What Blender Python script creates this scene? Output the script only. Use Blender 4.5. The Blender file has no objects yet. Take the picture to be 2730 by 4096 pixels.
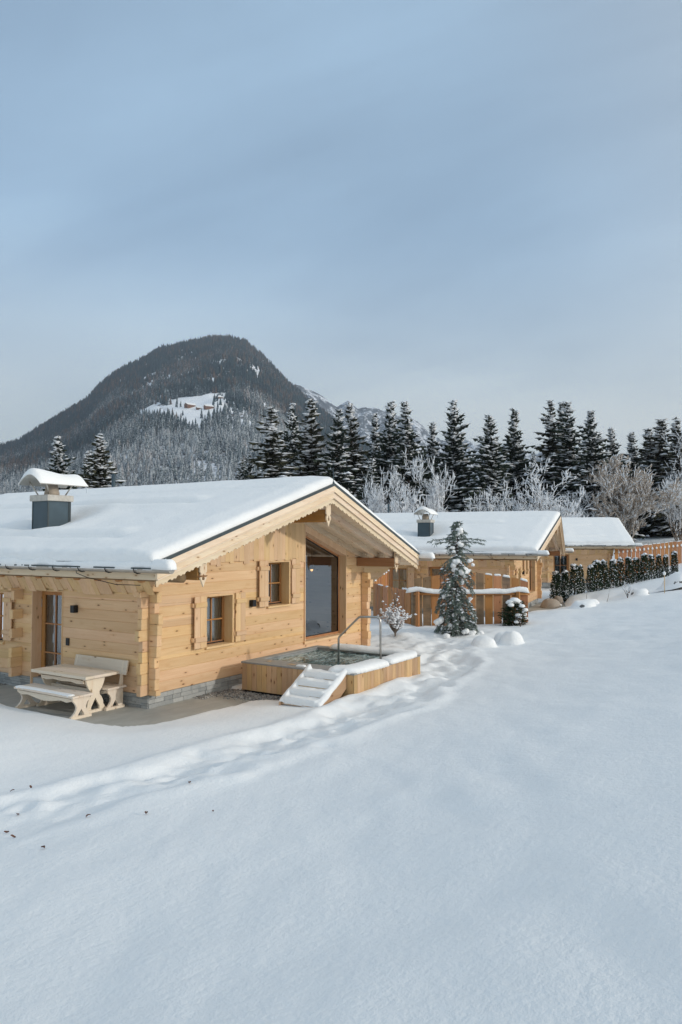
import bpy, math, random
import numpy as np
from mathutils import Vector, Matrix
COL = bpy.context.scene.collection
R0 = random.Random(11)
# ------------------------------------------------------------------ mesh helpers
class MB:
    def __init__(s, seed=0): s.v = []; s.f = []; s.r = []; s.sm = []; s.rng = random.Random(seed)
    def add(s, vs, fs, r=None, smooth=False):
        n = len(s.v); r = s.rng.random() if r is None else r
        s.v.extend([tuple(p) for p in vs]); s.f.extend([tuple(i + n for i in f) for f in fs])
        s.r.extend([r] * len(fs)); s.sm.extend([smooth] * len(fs)); return s
    def box(s, x0, x1, y0, y1, z0, z1, r=None, bev=0.0):
        if bev <= 0:
            vs = [(x0, y0, z0), (x1, y0, z0), (x1, y1, z0), (x0, y1, z0), (x0, y0, z1), (x1, y0, z1), (x1, y1, z1), (x0, y1, z1)]
            return s.add(vs, [(0, 3, 2, 1), (4, 5, 6, 7), (0, 1, 5, 4), (1, 2, 6, 5), (2, 3, 7, 6), (3, 0, 4, 7)], r)
        b = min(bev, (x1 - x0) * .45, (y1 - y0) * .45, (z1 - z0) * .45)
        vs = []; idx = {}
        for ix, X in enumerate((x0, x1)):
            for iy, Y in enumerate((y0, y1)):
                for iz, Z in enumerate((z0, z1)):
                    sx = b if ix == 0 else -b; sy = b if iy == 0 else -b; sz = b if iz == 0 else -b
                    idx[ix, iy, iz] = len(vs)
                    vs += [(X, Y + sy, Z + sz), (X + sx, Y, Z + sz), (X + sx, Y + sy, Z)]
        I = lambda a, k: idx[a] + k
        fs = []
        for ax in range(3):
            for side in (0, 1):
                o = [i for i in range(3) if i != ax]; q = []
                for (a, c) in ((0, 0), (1, 0), (1, 1), (0, 1)):
                    t = [0, 0, 0]; t[ax] = side; t[o[0]] = a; t[o[1]] = c; q.append(I(tuple(t), ax))
                fs.append(tuple(q))
        for ax in range(3):
            o = [i for i in range(3) if i != ax]
            for a in (0, 1):
                for c in (0, 1):
                    t0 = [0, 0, 0]; t0[o[0]] = a; t0[o[1]] = c; t1 = list(t0); t1[ax] = 1
                    fs.append((I(tuple(t0), o[0]), I(tuple(t1), o[0]), I(tuple(t1), o[1]), I(tuple(t0), o[1])))
        for k in idx: fs.append((idx[k], idx[k] + 1, idx[k] + 2))
        return s.add(vs, fs, r)
    def hexa(s, p, r=None):      # 8 corners, bottom loop then top loop
        return s.add(p, [(0, 3, 2, 1), (4, 5, 6, 7), (0, 1, 5, 4), (1, 2, 6, 5), (2, 3, 7, 6), (3, 0, 4, 7)], r)
    def prism(s, poly, fn, w0, w1, r=None):
        n = len(poly); vs = [fn(u, v, w0) for u, v in poly] + [fn(u, v, w1) for u, v in poly]
        fs = [tuple(range(n - 1, -1, -1)), tuple(range(n, 2 * n))] + [(i, (i + 1) % n, n + (i + 1) % n, n + i) for i in range(n)]
        return s.add(vs, fs, r)
    def tube(s, path, rad, n=6, r=None, cap=True, smooth=True):
        path = [Vector(p) for p in path]; m = len(path); rad = rad if hasattr(rad, '__len__') else [rad] * m
        vs = []; fs = []; up = None
        for i, p in enumerate(path):
            d = (path[min(i + 1, m - 1)] - path[max(i - 1, 0)]).normalized()
            if up is None: up = Vector((0, 0, 1)) if abs(d.z) < .9 else Vector((1, 0, 0))
            a = d.cross(up)
            if a.length < 1e-6: a = d.orthogonal()
            a.normalize(); b = a.cross(d).normalized(); up = b
            for k in range(n):
                t = 2 * math.pi * k / n; vs.append(p + (a * math.cos(t) + b * math.sin(t)) * rad[i])
        for i in range(m - 1):
            for k in range(n):
                fs.append((i * n + k, i * n + (k + 1) % n, (i + 1) * n + (k + 1) % n, (i + 1) * n + k))
        if cap: fs += [tuple(range(n - 1, -1, -1)), tuple(range((m - 1) * n, m * n))]
        return s.add(vs, fs, r, smooth)
    def blob(s, c, rx, ry, rz, nu=8, nv=5, jit=.15, flat=0.0, r=None, rot=0.0):
        rg = s.rng; vs = []; fs = []; cr, sr = math.cos(rot), math.sin(rot)
        for j in range(nv + 1):
            ph = math.pi * j / nv
            for i in range(nu if 0 < j < nv else 1):
                th = 2 * math.pi * i / nu; k = 1 + rg.uniform(-jit, jit)
                x, y, z = rx * k * math.sin(ph) * math.cos(th), ry * k * math.sin(ph) * math.sin(th), rz * k * math.cos(ph)
                if z < 0: z *= (1 - flat)
                vs.append((c[0] + x * cr - y * sr, c[1] + x * sr + y * cr, c[2] + z))
        row = lambda j: 0 if j == 0 else 1 + (j - 1) * nu
        for j in range(nv):
            for i in range(nu):
                k = (i + 1) % nu
                if j == 0: fs.append((0, row(1) + i, row(1) + k))
                elif j == nv - 1: fs.append((row(j) + i, row(nv), row(j) + k))
                else: fs.append((row(j) + i, row(j + 1) + i, row(j + 1) + k, row(j) + k))
        return s.add(vs, fs, r, True)
    def grid(s, fn, nu, nv, r=None, smooth=True):
        vs = [fn(i / nu, j / nv) for j in range(nv + 1) for i in range(nu + 1)]
        fs = [(j * (nu + 1) + i, j * (nu + 1) + i + 1, (j + 1) * (nu + 1) + i + 1, (j + 1) * (nu + 1) + i) for j in range(nv) for i in range(nu)]
        return s.add(vs, fs, r, smooth)
    def build(s, name, mat, parent=None, norm=True):
        me = bpy.data.meshes.new(name); me.from_pydata(s.v, [], s.f)
        a = me.attributes.new('rnd', 'FLOAT', 'FACE'); a.data.foreach_set('value', np.array(s.r, np.float32))
        me.polygons.foreach_set('use_smooth', np.array(s.sm, bool)); me.materials.append(mat)
        if norm:
            import bmesh
            bm = bmesh.new(); bm.from_mesh(me); bmesh.ops.recalc_face_normals(bm, faces=bm.faces); bm.to_mesh(me); bm.free()
        me.update(); o = bpy.data.objects.new(name, me); COL.objects.link(o)
        if parent is not None: o.parent = parent
        return o
def np_mesh(name, V, F, mat, parent=None, rnd=None, smooth=True, attr=None):
    """fast mesh: V (n,3), F (m,k) all same size"""
    V = np.asarray(V, np.float32); F = np.asarray(F, np.int32); k = F.shape[1]
    me = bpy.data.meshes.new(name); me.vertices.add(len(V)); me.vertices.foreach_set('co', V.ravel())
    me.loops.add(F.size); me.loops.foreach_set('vertex_index', F.ravel())
    me.polygons.add(len(F)); me.polygons.foreach_set('loop_start', np.arange(len(F), dtype=np.int32) * k); me.polygons.foreach_set('loop_total', np.full(len(F), k, np.int32))
    me.polygons.foreach_set('use_smooth', np.full(len(F), smooth, bool))
    me.update(calc_edges=True)
    if rnd is not None:
        a = me.attributes.new('rnd', 'FLOAT', 'FACE'); a.data.foreach_set('value', np.asarray(rnd, np.float32))
    for nm, val in (attr or {}).items():
        a = me.attributes.new(nm, 'FLOAT', 'POINT'); a.data.foreach_set('value', np.asarray(val, np.float32))
    me.materials.append(mat); o = bpy.data.objects.new(name, me); COL.objects.link(o)
    if parent is not None: o.parent = parent
    return o
def tag(o, label=None, cat=None, group=None, kind=None):
    if label: o['label'] = label
    if cat: o['category'] = cat
    if group: o['group'] = group
    if kind: o['kind'] = kind
    return o
def thing(name, label, cat, loc=(0, 0, 0), rz=0.0, group=None):
    o = bpy.data.objects.new(name, None); COL.objects.link(o); o.empty_display_size = .2
    o.location = loc; o.rotation_euler = (0, 0, rz); return tag(o, label, cat, group)
def copy_tree(o, parent=None):
    c = o.copy(); COL.objects.link(c)
    if parent is not None: c.parent = parent
    for ch in list(o.children): copy_tree(ch, c)
    return c
# ------------------------------------------------------------------ materials
class NT:
    def __init__(s, name):
        s.m = bpy.data.materials.new(name); s.m.use_nodes = True; s.t = s.m.node_tree; s.n = s.t.nodes; s.b = s.n['Principled BSDF']; s.out = s.n['Material Output']
    def new(s, t, **kw):
        n = s.n.new(t)
        for k, v in kw.items(): setattr(n, k, v)
        return n
    def lk(s, a, b): s.t.links.new(a, b)
    def val(s, sock, v):
        if hasattr(v, 'is_linked'): s.lk(v, sock)
        else: sock.default_value = v
    def math(s, op, a, b=0.0, c=0.0):
        n = s.new('ShaderNodeMath', operation=op); s.val(n.inputs[0], a); s.val(n.inputs[1], b); s.val(n.inputs[2], c); return n.outputs[0]
    def mix(s, f, a, b, mode='MIX'):
        n = s.new('ShaderNodeMix', data_type='RGBA', blend_type=mode); s.val(n.inputs[0], f)
        s.val(n.inputs[6], a if hasattr(a, 'is_linked') else (*a, 1)); s.val(n.inputs[7], b if hasattr(b, 'is_linked') else (*b, 1)); return n.outputs[2]
    def noise(s, vec, scale, det=3, rough=.55, dist=0.0, dim='3D'):
        n = s.new('ShaderNodeTexNoise', noise_dimensions=dim); n.inputs['Scale'].default_value = scale; n.inputs['Detail'].default_value = det; n.inputs['Roughness'].default_value = rough; n.inputs['Distortion'].default_value = dist
        if vec is not None: s.lk(vec, n.inputs['Vector'])
        return n.outputs['Fac']
    def vor(s, vec, scale, feat='F1', rand=1.0):
        n = s.new('ShaderNodeTexVoronoi', feature=feat); n.inputs['Scale'].default_value = scale; n.inputs['Randomness'].default_value = rand; s.lk(vec, n.inputs['Vector']); return n
    def mapping(s, vec, scale=(1, 1, 1), loc=(0, 0, 0)):
        n = s.new('ShaderNodeMapping'); n.inputs['Scale'].default_value = scale; n.inputs['Location'].default_value = loc; s.lk(vec, n.inputs['Vector']); return n.outputs[0]
    def rng(s, x, a, b, c=0.0, d=1.0):
        n = s.new('ShaderNodeMapRange'); s.val(n.inputs[0], x); n.inputs[1].default_value = a; n.inputs[2].default_value = b; n.inputs[3].default_value = c; n.inputs[4].default_value = d; return n.outputs[0]
    def obj(s): return s.new('ShaderNodeTexCoord').outputs['Object']
    def attr(s, nm='rnd'): return s.new('ShaderNodeAttribute', attribute_name=nm).outputs['Fac']
    def bump(s, h, st=.3, dist=.01):
        n = s.new('ShaderNodeBump'); n.inputs['Strength'].default_value = st; n.inputs['Distance'].default_value = dist; s.lk(h, n.inputs['Height']); s.lk(n.outputs[0], s.b.inputs['Normal'])
    def set(s, **kw):
        for k, v in kw.items():
            i = s.b.inputs[k.replace('_', ' ')]
            if hasattr(v, 'is_linked'): s.lk(v, i)
            elif isinstance(v, tuple) and len(v) == 3: i.default_value = (*v, 1)
            else: i.default_value = v
        return s.m
def wood(name, light, dark, axis, knots=.5, knotcol=(.16, .07, .025), rough=.6, var=.22, gr=1.0, weather=0.0):
    N = NT(name); p = N.obj(); r = N.attr()
    off = N.new('ShaderNodeCombineXYZ'); N.lk(N.math('MULTIPLY', r, 31.7), off.inputs[0]); N.lk(N.math('MULTIPLY', r, 53.1), off.inputs[1]); N.lk(N.math('MULTIPLY', r, 17.3), off.inputs[2])
    ad = N.new('ShaderNodeVectorMath', operation='ADD'); N.lk(p, ad.inputs[0]); N.lk(off.outputs[0], ad.inputs[1]); q = ad.outputs[0]
    sc = [16 * gr] * 3; sc[axis] = .9 * gr
    g = N.noise(N.mapping(q, tuple(sc)), 1.0, 5, .6, .9)
    sc2 = [3.2] * 3; sc2[axis] = .5
    g2 = N.noise(N.mapping(q, tuple(sc2)), 1.0, 2, .5)
    f = N.rng(N.math('ADD', N.math('MULTIPLY', g, .6), N.math('MULTIPLY', g2, .5)), .36, .78)
    c = N.mix(f, dark, light)
    # knots
    sk = [8.5] * 3; sk[axis] = 3.4
    v = N.vor(N.mapping(q, tuple(sk)), 1.0)
    sep = N.new('ShaderNodeSeparateColor'); N.lk(v.outputs['Color'], sep.inputs[0])
    has = N.math('LESS_THAN', sep.outputs[0], knots)
    ds = N.math('ADD', v.outputs['Distance'], N.math('MULTIPLY', N.math('SUBTRACT', g, .5), .12))
    km = N.math('MULTIPLY', N.rng(ds, .18, .10), has); ring = N.math('MULTIPLY', N.rng(ds, .46, .15), has)
    c = N.mix(N.math('MULTIPLY', ring, .28), c, tuple(x * y for x, y in zip(dark, (.86, .68, .5))))
    c = N.mix(N.math('MULTIPLY', km, .85), c, knotcol)
    ck = [34] * 3; ck[axis] = .45; cr = N.noise(N.mapping(q, tuple(ck)), 1.0, 2, .5, .3); c = N.mix(N.math('MULTIPLY', N.rng(cr, .70, .76), .5), c, tuple(x * .42 for x in dark))
    hv = N.new('ShaderNodeHueSaturation'); N.lk(c, hv.inputs['Color']); N.lk(N.rng(r, 0, 1, 1 - var * .7, 1 + var * .45), hv.inputs['Value'])
    rr = N.math('FRACT', N.math('MULTIPLY', r, 7.31)); N.lk(N.rng(rr, 0, 1, .94, 1.06), hv.inputs['Saturation']); N.lk(N.rng(rr, 0, 1, .493, .507), hv.inputs['Hue'])
    c = hv.outputs[0]
    if weather > 0:
        w = N.rng(N.noise(N.mapping(p, (1, .25, 3)), 1.4, 4, .6), .45, .7); c = N.mix(N.math('MULTIPLY', w, weather), c, (.09, .07, .05))
    N.bump(g, .25, .004)
    return N.set(Base_Color=c, Roughness=rough, Specular_IOR_Level=.25)
WP = dict(light=(.83, .575, .335), dark=(.70, .44, .225))
M = {}
for ax, nm in enumerate('xyz'):
    M['log_' + nm] = wood('pine_log_' + nm, WP['light'], WP['dark'], ax, .5, var=.17)
    M['board_' + nm] = wood('pine_board_' + nm, (.82, .58, .345), (.70, .45, .24), ax, .42, var=.14)
    M['pale_' + nm] = wood('spruce_' + nm, (.84, .71, .54), (.72, .54, .37), ax, .3, knotcol=(.34, .19, .10), gr=.8, var=.14)
    M['larch_' + nm] = wood('larch_' + nm, (.55, .28, .12), (.40, .175, .065), ax, .2, knotcol=(.14, .05, .02))
    M['tub_' + nm] = wood('tub_larch_' + nm, (.63, .43, .25), (.49, .30, .15), ax, .45, var=.3)
    M['fence_' + nm] = wood('fence_board_' + nm, (.56, .27, .115), (.42, .18, .07), ax, .3, knotcol=(.12, .05, .02), var=.35)
    M['furn_' + nm] = wood('white_spruce_' + nm, (.83, .725, .60), (.75, .62, .49), ax, .28, knotcol=(.22, .14, .08), var=.12)
    M['beam_' + nm] = wood('beam_' + nm, (.52, .27, .11), (.36, .17, .06), ax, .4, weather=.25)
    M['weath_' + nm] = wood('weathered_log_' + nm, (.34, .22, .13), (.20, .13, .075), ax, .4, weather=.8)
def plain(name, col, rough=.5, metal=0.0, var=0.0, scale=8, bump=0.0):
    N = NT(name)
    if var > 0:
        n = N.noise(N.obj(), scale, 4); c = N.mix(N.rng(n, .3, .7), tuple(x * (1 - var) for x in col), tuple(min(1, x * (1 + var)) for x in col)); N.set(Base_Color=c)
        if bump: N.bump(n, bump, .02)
    else: N.set(Base_Color=col)
    return N.set(Roughness=rough, Metallic=metal)
def snow(name, col=(.90, .90, .89), big=.35, fine=.25, clump=0.0):
    N = NT(name); p = N.obj()
    a = N.noise(p, 5.0, 5, .6); b = N.noise(p, 70.0, 3, .6); cc = N.noise(p, 18, 3, .6)
    h = N.math('ADD', N.math('ADD', N.math('MULTIPLY', a, .05 * big), N.math('MULTIPLY', b, .006 * fine)), N.math('MULTIPLY', cc, .03 * (clump + .25)))
    N.bump(h, .5, 1.0)
    c = N.mix(N.rng(a, .3, .7), tuple(x * .975 for x in col), col)
    return N.set(Base_Color=c, Roughness=.75, Specular_IOR_Level=.15)
M['snow'] = snow('snow_field', big=.55, fine=1.1, clump=.35); M['rsnow'] = snow('roof_snow', big=.5, fine=.9, clump=.4); M['tsnow'] = snow('branch_snow', (.84, .86, .89), .2, .2)
M['metal'] = plain('blue_grey_sheet', (.055, .085, .105), .42, .3, .12, 3)
M['flash'] = plain('dark_flashing', (.055, .07, .075), .45, .4, .1)
M['zinc'] = plain('zinc_gutter', (.42, .38, .33), .38, .6, .15, 4)
M['black'] = plain('black_iron', (.012, .013, .015), .45, .3)
M['concrete'] = plain('concrete_cap', (.50, .47, .42), .85, 0, .15, 9, .2)
M['flue'] = plain('clay_flue', (.40, .33, .26), .85, 0, .15, 9, .1)
M['tin'] = plain('pale_tin', (.50, .47, .42), .35, .75, .12, 3)
M['steel'] = plain('brushed_steel', (.48, .46, .43), .32, 1.0, .1, 20)
M['chrome'] = plain('hinge_steel', (.6, .6, .6), .35, .8)
M['rim'] = plain('grey_rim', (.30, .30, .29), .6, 0, .12, 6)
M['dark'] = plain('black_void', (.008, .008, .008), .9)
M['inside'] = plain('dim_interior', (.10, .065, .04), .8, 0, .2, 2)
M['curtain'] = plain('linen_curtain', (.50, .52, .50), .9, 0, .06, 12)
M['ice'] = plain('icicle', (.75, .82, .86), .12); M['ice'].node_tree.nodes['Principled BSDF'].inputs['Transmission Weight'].default_value = .7
M['leaf'] = plain('brown_leaf', (.13, .05, .025), .7, 0, .3, 30)
M['copper'] = plain('copper_leaf', (.30, .11, .045), .7, 0, .3, 30)
M['bark'] = plain('bark', (.075, .055, .042), .9, 0, .35, 9, .5)
M['twig'] = plain('twig_bark', (.17, .13, .10), .9, 0, .3, 12)
M['twigw'] = plain('frosted_twig', (.42, .37, .32), .9, 0, .3, 12)
def stone(name, a, b, sc=6):
    N = NT(name); p = N.obj(); r = N.attr()
    n = N.noise(p, sc, 6, .65); n2 = N.noise(p, sc * 6, 4, .7)
    c = N.mix(N.rng(N.math('ADD', N.math('MULTIPLY', n, .5), N.math('MULTIPLY', r, .5)), .25, .75), a, b)
    c = N.mix(N.math('MULTIPLY', N.rng(n2, .5, .75), .3), c, tuple(x * .5 for x in a))
    N.bump(N.math('ADD', n, N.math('MULTIPLY', n2, .4)), .6, .015); return N.set(Base_Color=c, Roughness=.85)
M['stone'] = stone('ledge_stone', (.27, .28, .275), (.44, .44, .42))
M['rock'] = stone('field_rock', (.24, .20, .165), (.42, .36, .30), 3)
M['rockd'] = stone('grey_rock', (.12, .12, .12), (.22, .21, .20), 3)
M['pebble'] = stone('pebbles', (.16, .155, .15), (.46, .44, .41), 20)
def paving():
    N = NT('slate_paving'); p = N.obj()
    n = N.noise(N.mapping(p, (1.2, 3.5, 1)), 1.0, 6, .62, .6); n2 = N.noise(p, 16, 5, .65); n3 = N.noise(p, .7, 3)
    c = N.mix(N.rng(n, .3, .7), (.33, .33, .30), (.45, .445, .41)); c = N.mix(N.math('MULTIPLY', N.rng(n3, .45, .65), .45), c, (.26, .26, .25))
    w = N.noise(N.mapping(p, (2, 9, 1)), 1.0, 5, .6, 1.2); c = N.mix(N.math('MULTIPLY', N.rng(w, .62, .74), .35), c, (.60, .59, .55))
    N.bump(n2, .25, .01); return N.set(Base_Color=c, Roughness=.62)
M['paving'] = paving()
def glass():
    N = NT('window_glass'); fr = N.new('ShaderNodeFresnel'); fr.inputs[0].default_value = 2.7
    g = N.new('ShaderNodeBsdfGlossy'); g.inputs['Roughness'].default_value = .015; g.inputs['Color'].default_value = (.95, .97, 1, 1)
    w = N.noise(N.mapping(N.obj(), (1.3, 1.3, .9)), 1.0, 2); bp = N.new('ShaderNodeBump'); bp.inputs['Strength'].default_value = .12; bp.inputs['Distance'].default_value = .03; N.lk(w, bp.inputs['Height']); N.lk(bp.outputs[0], g.inputs['Normal'])
    t = N.new('ShaderNodeBsdfTransparent'); t.inputs[0].default_value = (.70, .73, .73, 1)
    mx = N.new('ShaderNodeMixShader'); N.lk(N.math('ADD', fr.outputs[0], .02), mx.inputs[0]); N.lk(t.outputs[0], mx.inputs[1]); N.lk(g.outputs[0], mx.inputs[2]); N.lk(mx.outputs[0], N.out.inputs[0]); return N.m
M['glass'] = glass()
def water():
    N = NT('bubbling_water'); p = N.obj()
    foam = N.noise(N.mapping(p, (2.2, 5.5, 1)), 1.3, 6, .68, 1.6); big = N.noise(p, .8, 2)
    k = N.rng(N.math('ADD', foam, N.math('MULTIPLY', N.math('SUBTRACT', big, .5), .5)), .44, .62)
    c = N.mix(k, (.018, .07, .075), (.46, .55, .54)); h = N.noise(p, 9, 4, .6, .6); N.bump(h, .7, .05)
    return N.set(Base_Color=c, Roughness=.12, Specular_IOR_Level=.5)
M['water'] = water()
def glow(name, col, st):
    N = NT(name); N.set(Base_Color=col); N.b.inputs['Emission Color'].default_value = (*col, 1); N.b.inputs['Emission Strength'].default_value = st; return N.m
M['lampglow'] = glow('warm_lamp', (1, .52, .18), 4.0)
def foliage(name, a, b, snowy=0.0):
    N = NT(name); r = N.attr(); c = N.mix(r, a, b)
    ge = N.new('ShaderNodeNewGeometry')
    return N.set(Base_Color=c, Roughness=.8, Specular_IOR_Level=.1)
M['spruce'] = foliage('spruce_needles', (.022, .034, .027), (.066, .080, .056))
M['spruce2'] = foliage('olive_spruce_needles', (.030, .034, .022), (.082, .080, .050))
M['cedar'] = foliage('cedar_needles', (.10, .135, .12), (.22, .26, .225))
M['thuja'] = foliage('thuja_leaves', (.014, .028, .014), (.046, .070, .034))
# ------------------------------------------------------------------ ground
import numpy as np, math, random
def _hash(ix, iy, s):
    h = (ix * 374761393 + iy * 668265263 + s * 974634777) & 0xffffffff
    h = ((h ^ (h >> 13)) * 1274126177) & 0xffffffff
    return ((h ^ (h >> 16)) & 0xffff) / 65535.0
def vnoise(x, y, s=0):
    x = np.asarray(x, float); y = np.asarray(y, float)
    ix = np.floor(x).astype(np.int64); iy = np.floor(y).astype(np.int64)
    fx = x - ix; fy = y - iy
    fx = fx * fx * fx * (fx * (fx * 6 - 15) + 10); fy = fy * fy * fy * (fy * (fy * 6 - 15) + 10)
    a = _hash(ix, iy, s); b = _hash(ix + 1, iy, s); c = _hash(ix, iy + 1, s); d = _hash(ix + 1, iy + 1, s)
    return (a + (b - a) * fx) * (1 - fy) + (c + (d - c) * fx) * fy - 0.5
def fbm(x, y, s=0, o=4):
    r = 0; a = 1.0
    for i in range(o):
        r = r + a * vnoise(np.asarray(x) * 2 ** i + 17.3 * i, np.asarray(y) * 2 ** i - 9.1 * i, s + i); a *= 0.5
    return r
def sstep(a, b, x):
    t = np.clip((np.asarray(x, float) - a) / (b - a), 0, 1); return t * t * (3 - 2 * t)
# surveyed heights of the snow surface (x, y, z)
GP = [(-16, -3.3, .22), (-8, -3.4, .22), (-2, -3.6, .22), (3, -4.2, .2), (8, -4.0, .26), (12, -3.6, .33),
      (-16, 0, .22), (-8, 0, .2), (-4, 3, .2), (-3, 8, .2), (-8, 10, .2), (-16, 10, .25), (-2, 14, .2), (4, 16, .2), (-30, 0, .3), (-30, 15, .3),
      (6, -2, .16), (9.5, -1, .2), (12, 0, .3), (14, 2, .28), (15, -1.2, .36), (17.5, -2.0, .42), (12, 6, .2), (20, 6, .15), (12, 12, .2),
      (-16, -6, .55), (-8, -6, .55), (0, -6, .5), (8, -6, .55), (15, -5, .62),
      (-16, -9, 1.2), (-8, -9, 1.2), (0, -9, 1.15), (8, -9, 1.2), (16, -8.5, 1.3),
      (-18, -12.1, 1.95), (-11, -12.1, 1.92), (-4, -12, 1.85), (4, -12, 1.9), (14, -12, 2.05),
      (-18, -17, 3.0), (-8, -17, 3.0), (6, -17, 3.0), (18, -17, 3.1), (-10, -26, 4.4), (10, -26, 4.6), (28, -22, 4.5),
      (20.5, -2.6, .5), (24, -4.5, .85), (24, -7.5, 1.4), (26, -11, 2.1), (22, 1.0, .1), (26, 0, .12), (30, 0.3, .14), (31.5, .2, .2), (27.5, -2.4, .42),
      (33, -1.6, .62), (36, -2.7, 1.0), (39, -4.3, 1.36), (34, -6, 1.45), (34, -10, 2.3), (40, -9, 2.35), (36, 6, .2), (34, 14, .2),
      (44, 0, .35), (46, -2.2, 1.35), (50, -4.5, 2.3), (54, 0, 1.6), (48, -8, 2.7), (56, 8, .9), (44, 10, .3), (60, -6, 3.0), (66, 2, 2.6), (72, -12, 4.4), (80, -4, 4.4), (76, 20, 2.2), (60, 30, .8), (30, 40, .3), (0, 50, .2), (-30, 60, .2), (90, 40, 2.0), (60, -30, 6.5), (0, -50, 8.0), (-50, -30, 5.0), (-50, 30, .4)]
GP = np.array(GP, float)
def _tps_fit(P):
    n = len(P); d = np.hypot(P[:, None, 0] - P[None, :, 0], P[:, None, 1] - P[None, :, 1])
    K = np.where(d > 0, d * d * np.log(d + 1e-12), 0) + np.eye(n) * 1.5
    A = np.zeros((n + 3, n + 3)); A[:n, :n] = K; A[:n, n] = 1; A[:n, n + 1:] = P[:, :2]; A[n, :n] = 1; A[n + 1:, :n] = P[:, :2].T
    b = np.zeros(n + 3); b[:n] = P[:, 2]
    return np.linalg.solve(A, b)
_TW = _tps_fit(GP)
def base_h(x, y):
    x = np.asarray(x, float); y = np.asarray(y, float); sh = x.shape; x = x.ravel(); y = y.ravel(); out = np.empty_like(x)
    xc = np.clip(x, -50, 90); yc = np.clip(y, -50, 60)
    for i in range(0, len(x), 20000):
        a = xc[i:i + 20000]; b = yc[i:i + 20000]
        d = np.hypot(a[:, None] - GP[None, :, 0], b[:, None] - GP[None, :, 1])
        out[i:i + 20000] = (d * d * np.log(d + 1e-12)) @ _TW[:len(GP)] + _TW[-3] + _TW[-2] * a + _TW[-1] * b
    return out.reshape(sh)
# cleared paving round the two nearer cabins: rounded outlines in plan
PATIO = [(-1.38, 9.0), (-1.40, 3.3), (-1.44, 1.6), (-1.46, .5), (-1.46, -.2), (-1.30, -.76), (-.95, -1.06), (-.4, -1.19), (.4, -1.2), (1.1, -1.3), (1.75, -1.25), (2.1, -1.55), (2.6, -1.7), (2.6, .3), (9, .3), (9, 9)]
def poly_sd(px, py, poly):
    px = np.asarray(px, float); py = np.asarray(py, float)
    d = np.full(px.shape, 1e9); inside = np.zeros(px.shape, bool); n = len(poly)
    for i in range(n):
        ax, ay = poly[i]; bx, by = poly[(i + 1) % n]; ex = bx - ax; ey = by - ay
        t = np.clip(((px - ax) * ex + (py - ay) * ey) / (ex * ex + ey * ey), 0, 1)
        d = np.minimum(d, np.hypot(px - ax - t * ex, py - ay - t * ey))
        c = (ay > py) != (by > py)
        with np.errstate(divide='ignore', invalid='ignore'):
            inside ^= c & (px < (bx - ax) * (py - ay) / ((by - ay) if by != ay else 1e-9) + ax)
    return np.where(inside, -d, d)
CAB2 = (23.12, .153, -.056, .1667)
CAB3 = (45.746, .536, .247, .46)
def to_cab(c, x, y):
    dx = np.asarray(x) - c[0]; dy = np.asarray(y) - c[1]; co = math.cos(c[3]); s = math.sin(c[3])
    return co * dx + s * dy, -s * dx + co * dy
PATH = [(-8.5, -3.7), (-6.2, -4.1), (-5.3, -4.45), (-4.6, -4.65), (-3.8, -4.75), (-2.95, -4.85), (-1.3, -4.85), (.3, -4.85), (2.6, -4.65), (5.0, -4.45), (6.8, -3.9), (8.2, -3.2), (9.6, -2.5), (11, -2.2)]
_rp = random.Random(5)
STEPS = []
for (ax, ay), (bx, by) in zip(PATH[:-1], PATH[1:]):
    L = math.hypot(bx - ax, by - ay); n = max(2, int(L / .30))
    for k in range(n):
        t = (k + _rp.random()) / n
        STEPS.append((ax + (bx - ax) * t + _rp.gauss(0, .12), ay + (by - ay) * t + _rp.gauss(0, .34), _rp.uniform(.12, .24), _rp.uniform(.03, .085)))
def path_d(x, y):
    d = np.full(np.shape(x), 1e9)
    for (ax, ay), (bx, by) in zip(PATH[:-1], PATH[1:]):
        ex = bx - ax; ey = by - ay
        t = np.clip(((x - ax) * ex + (y - ay) * ey) / (ex * ex + ey * ey), 0, 1)
        d = np.minimum(d, np.hypot(x - ax - t * ex, y - ay - t * ey))
    return d
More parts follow.
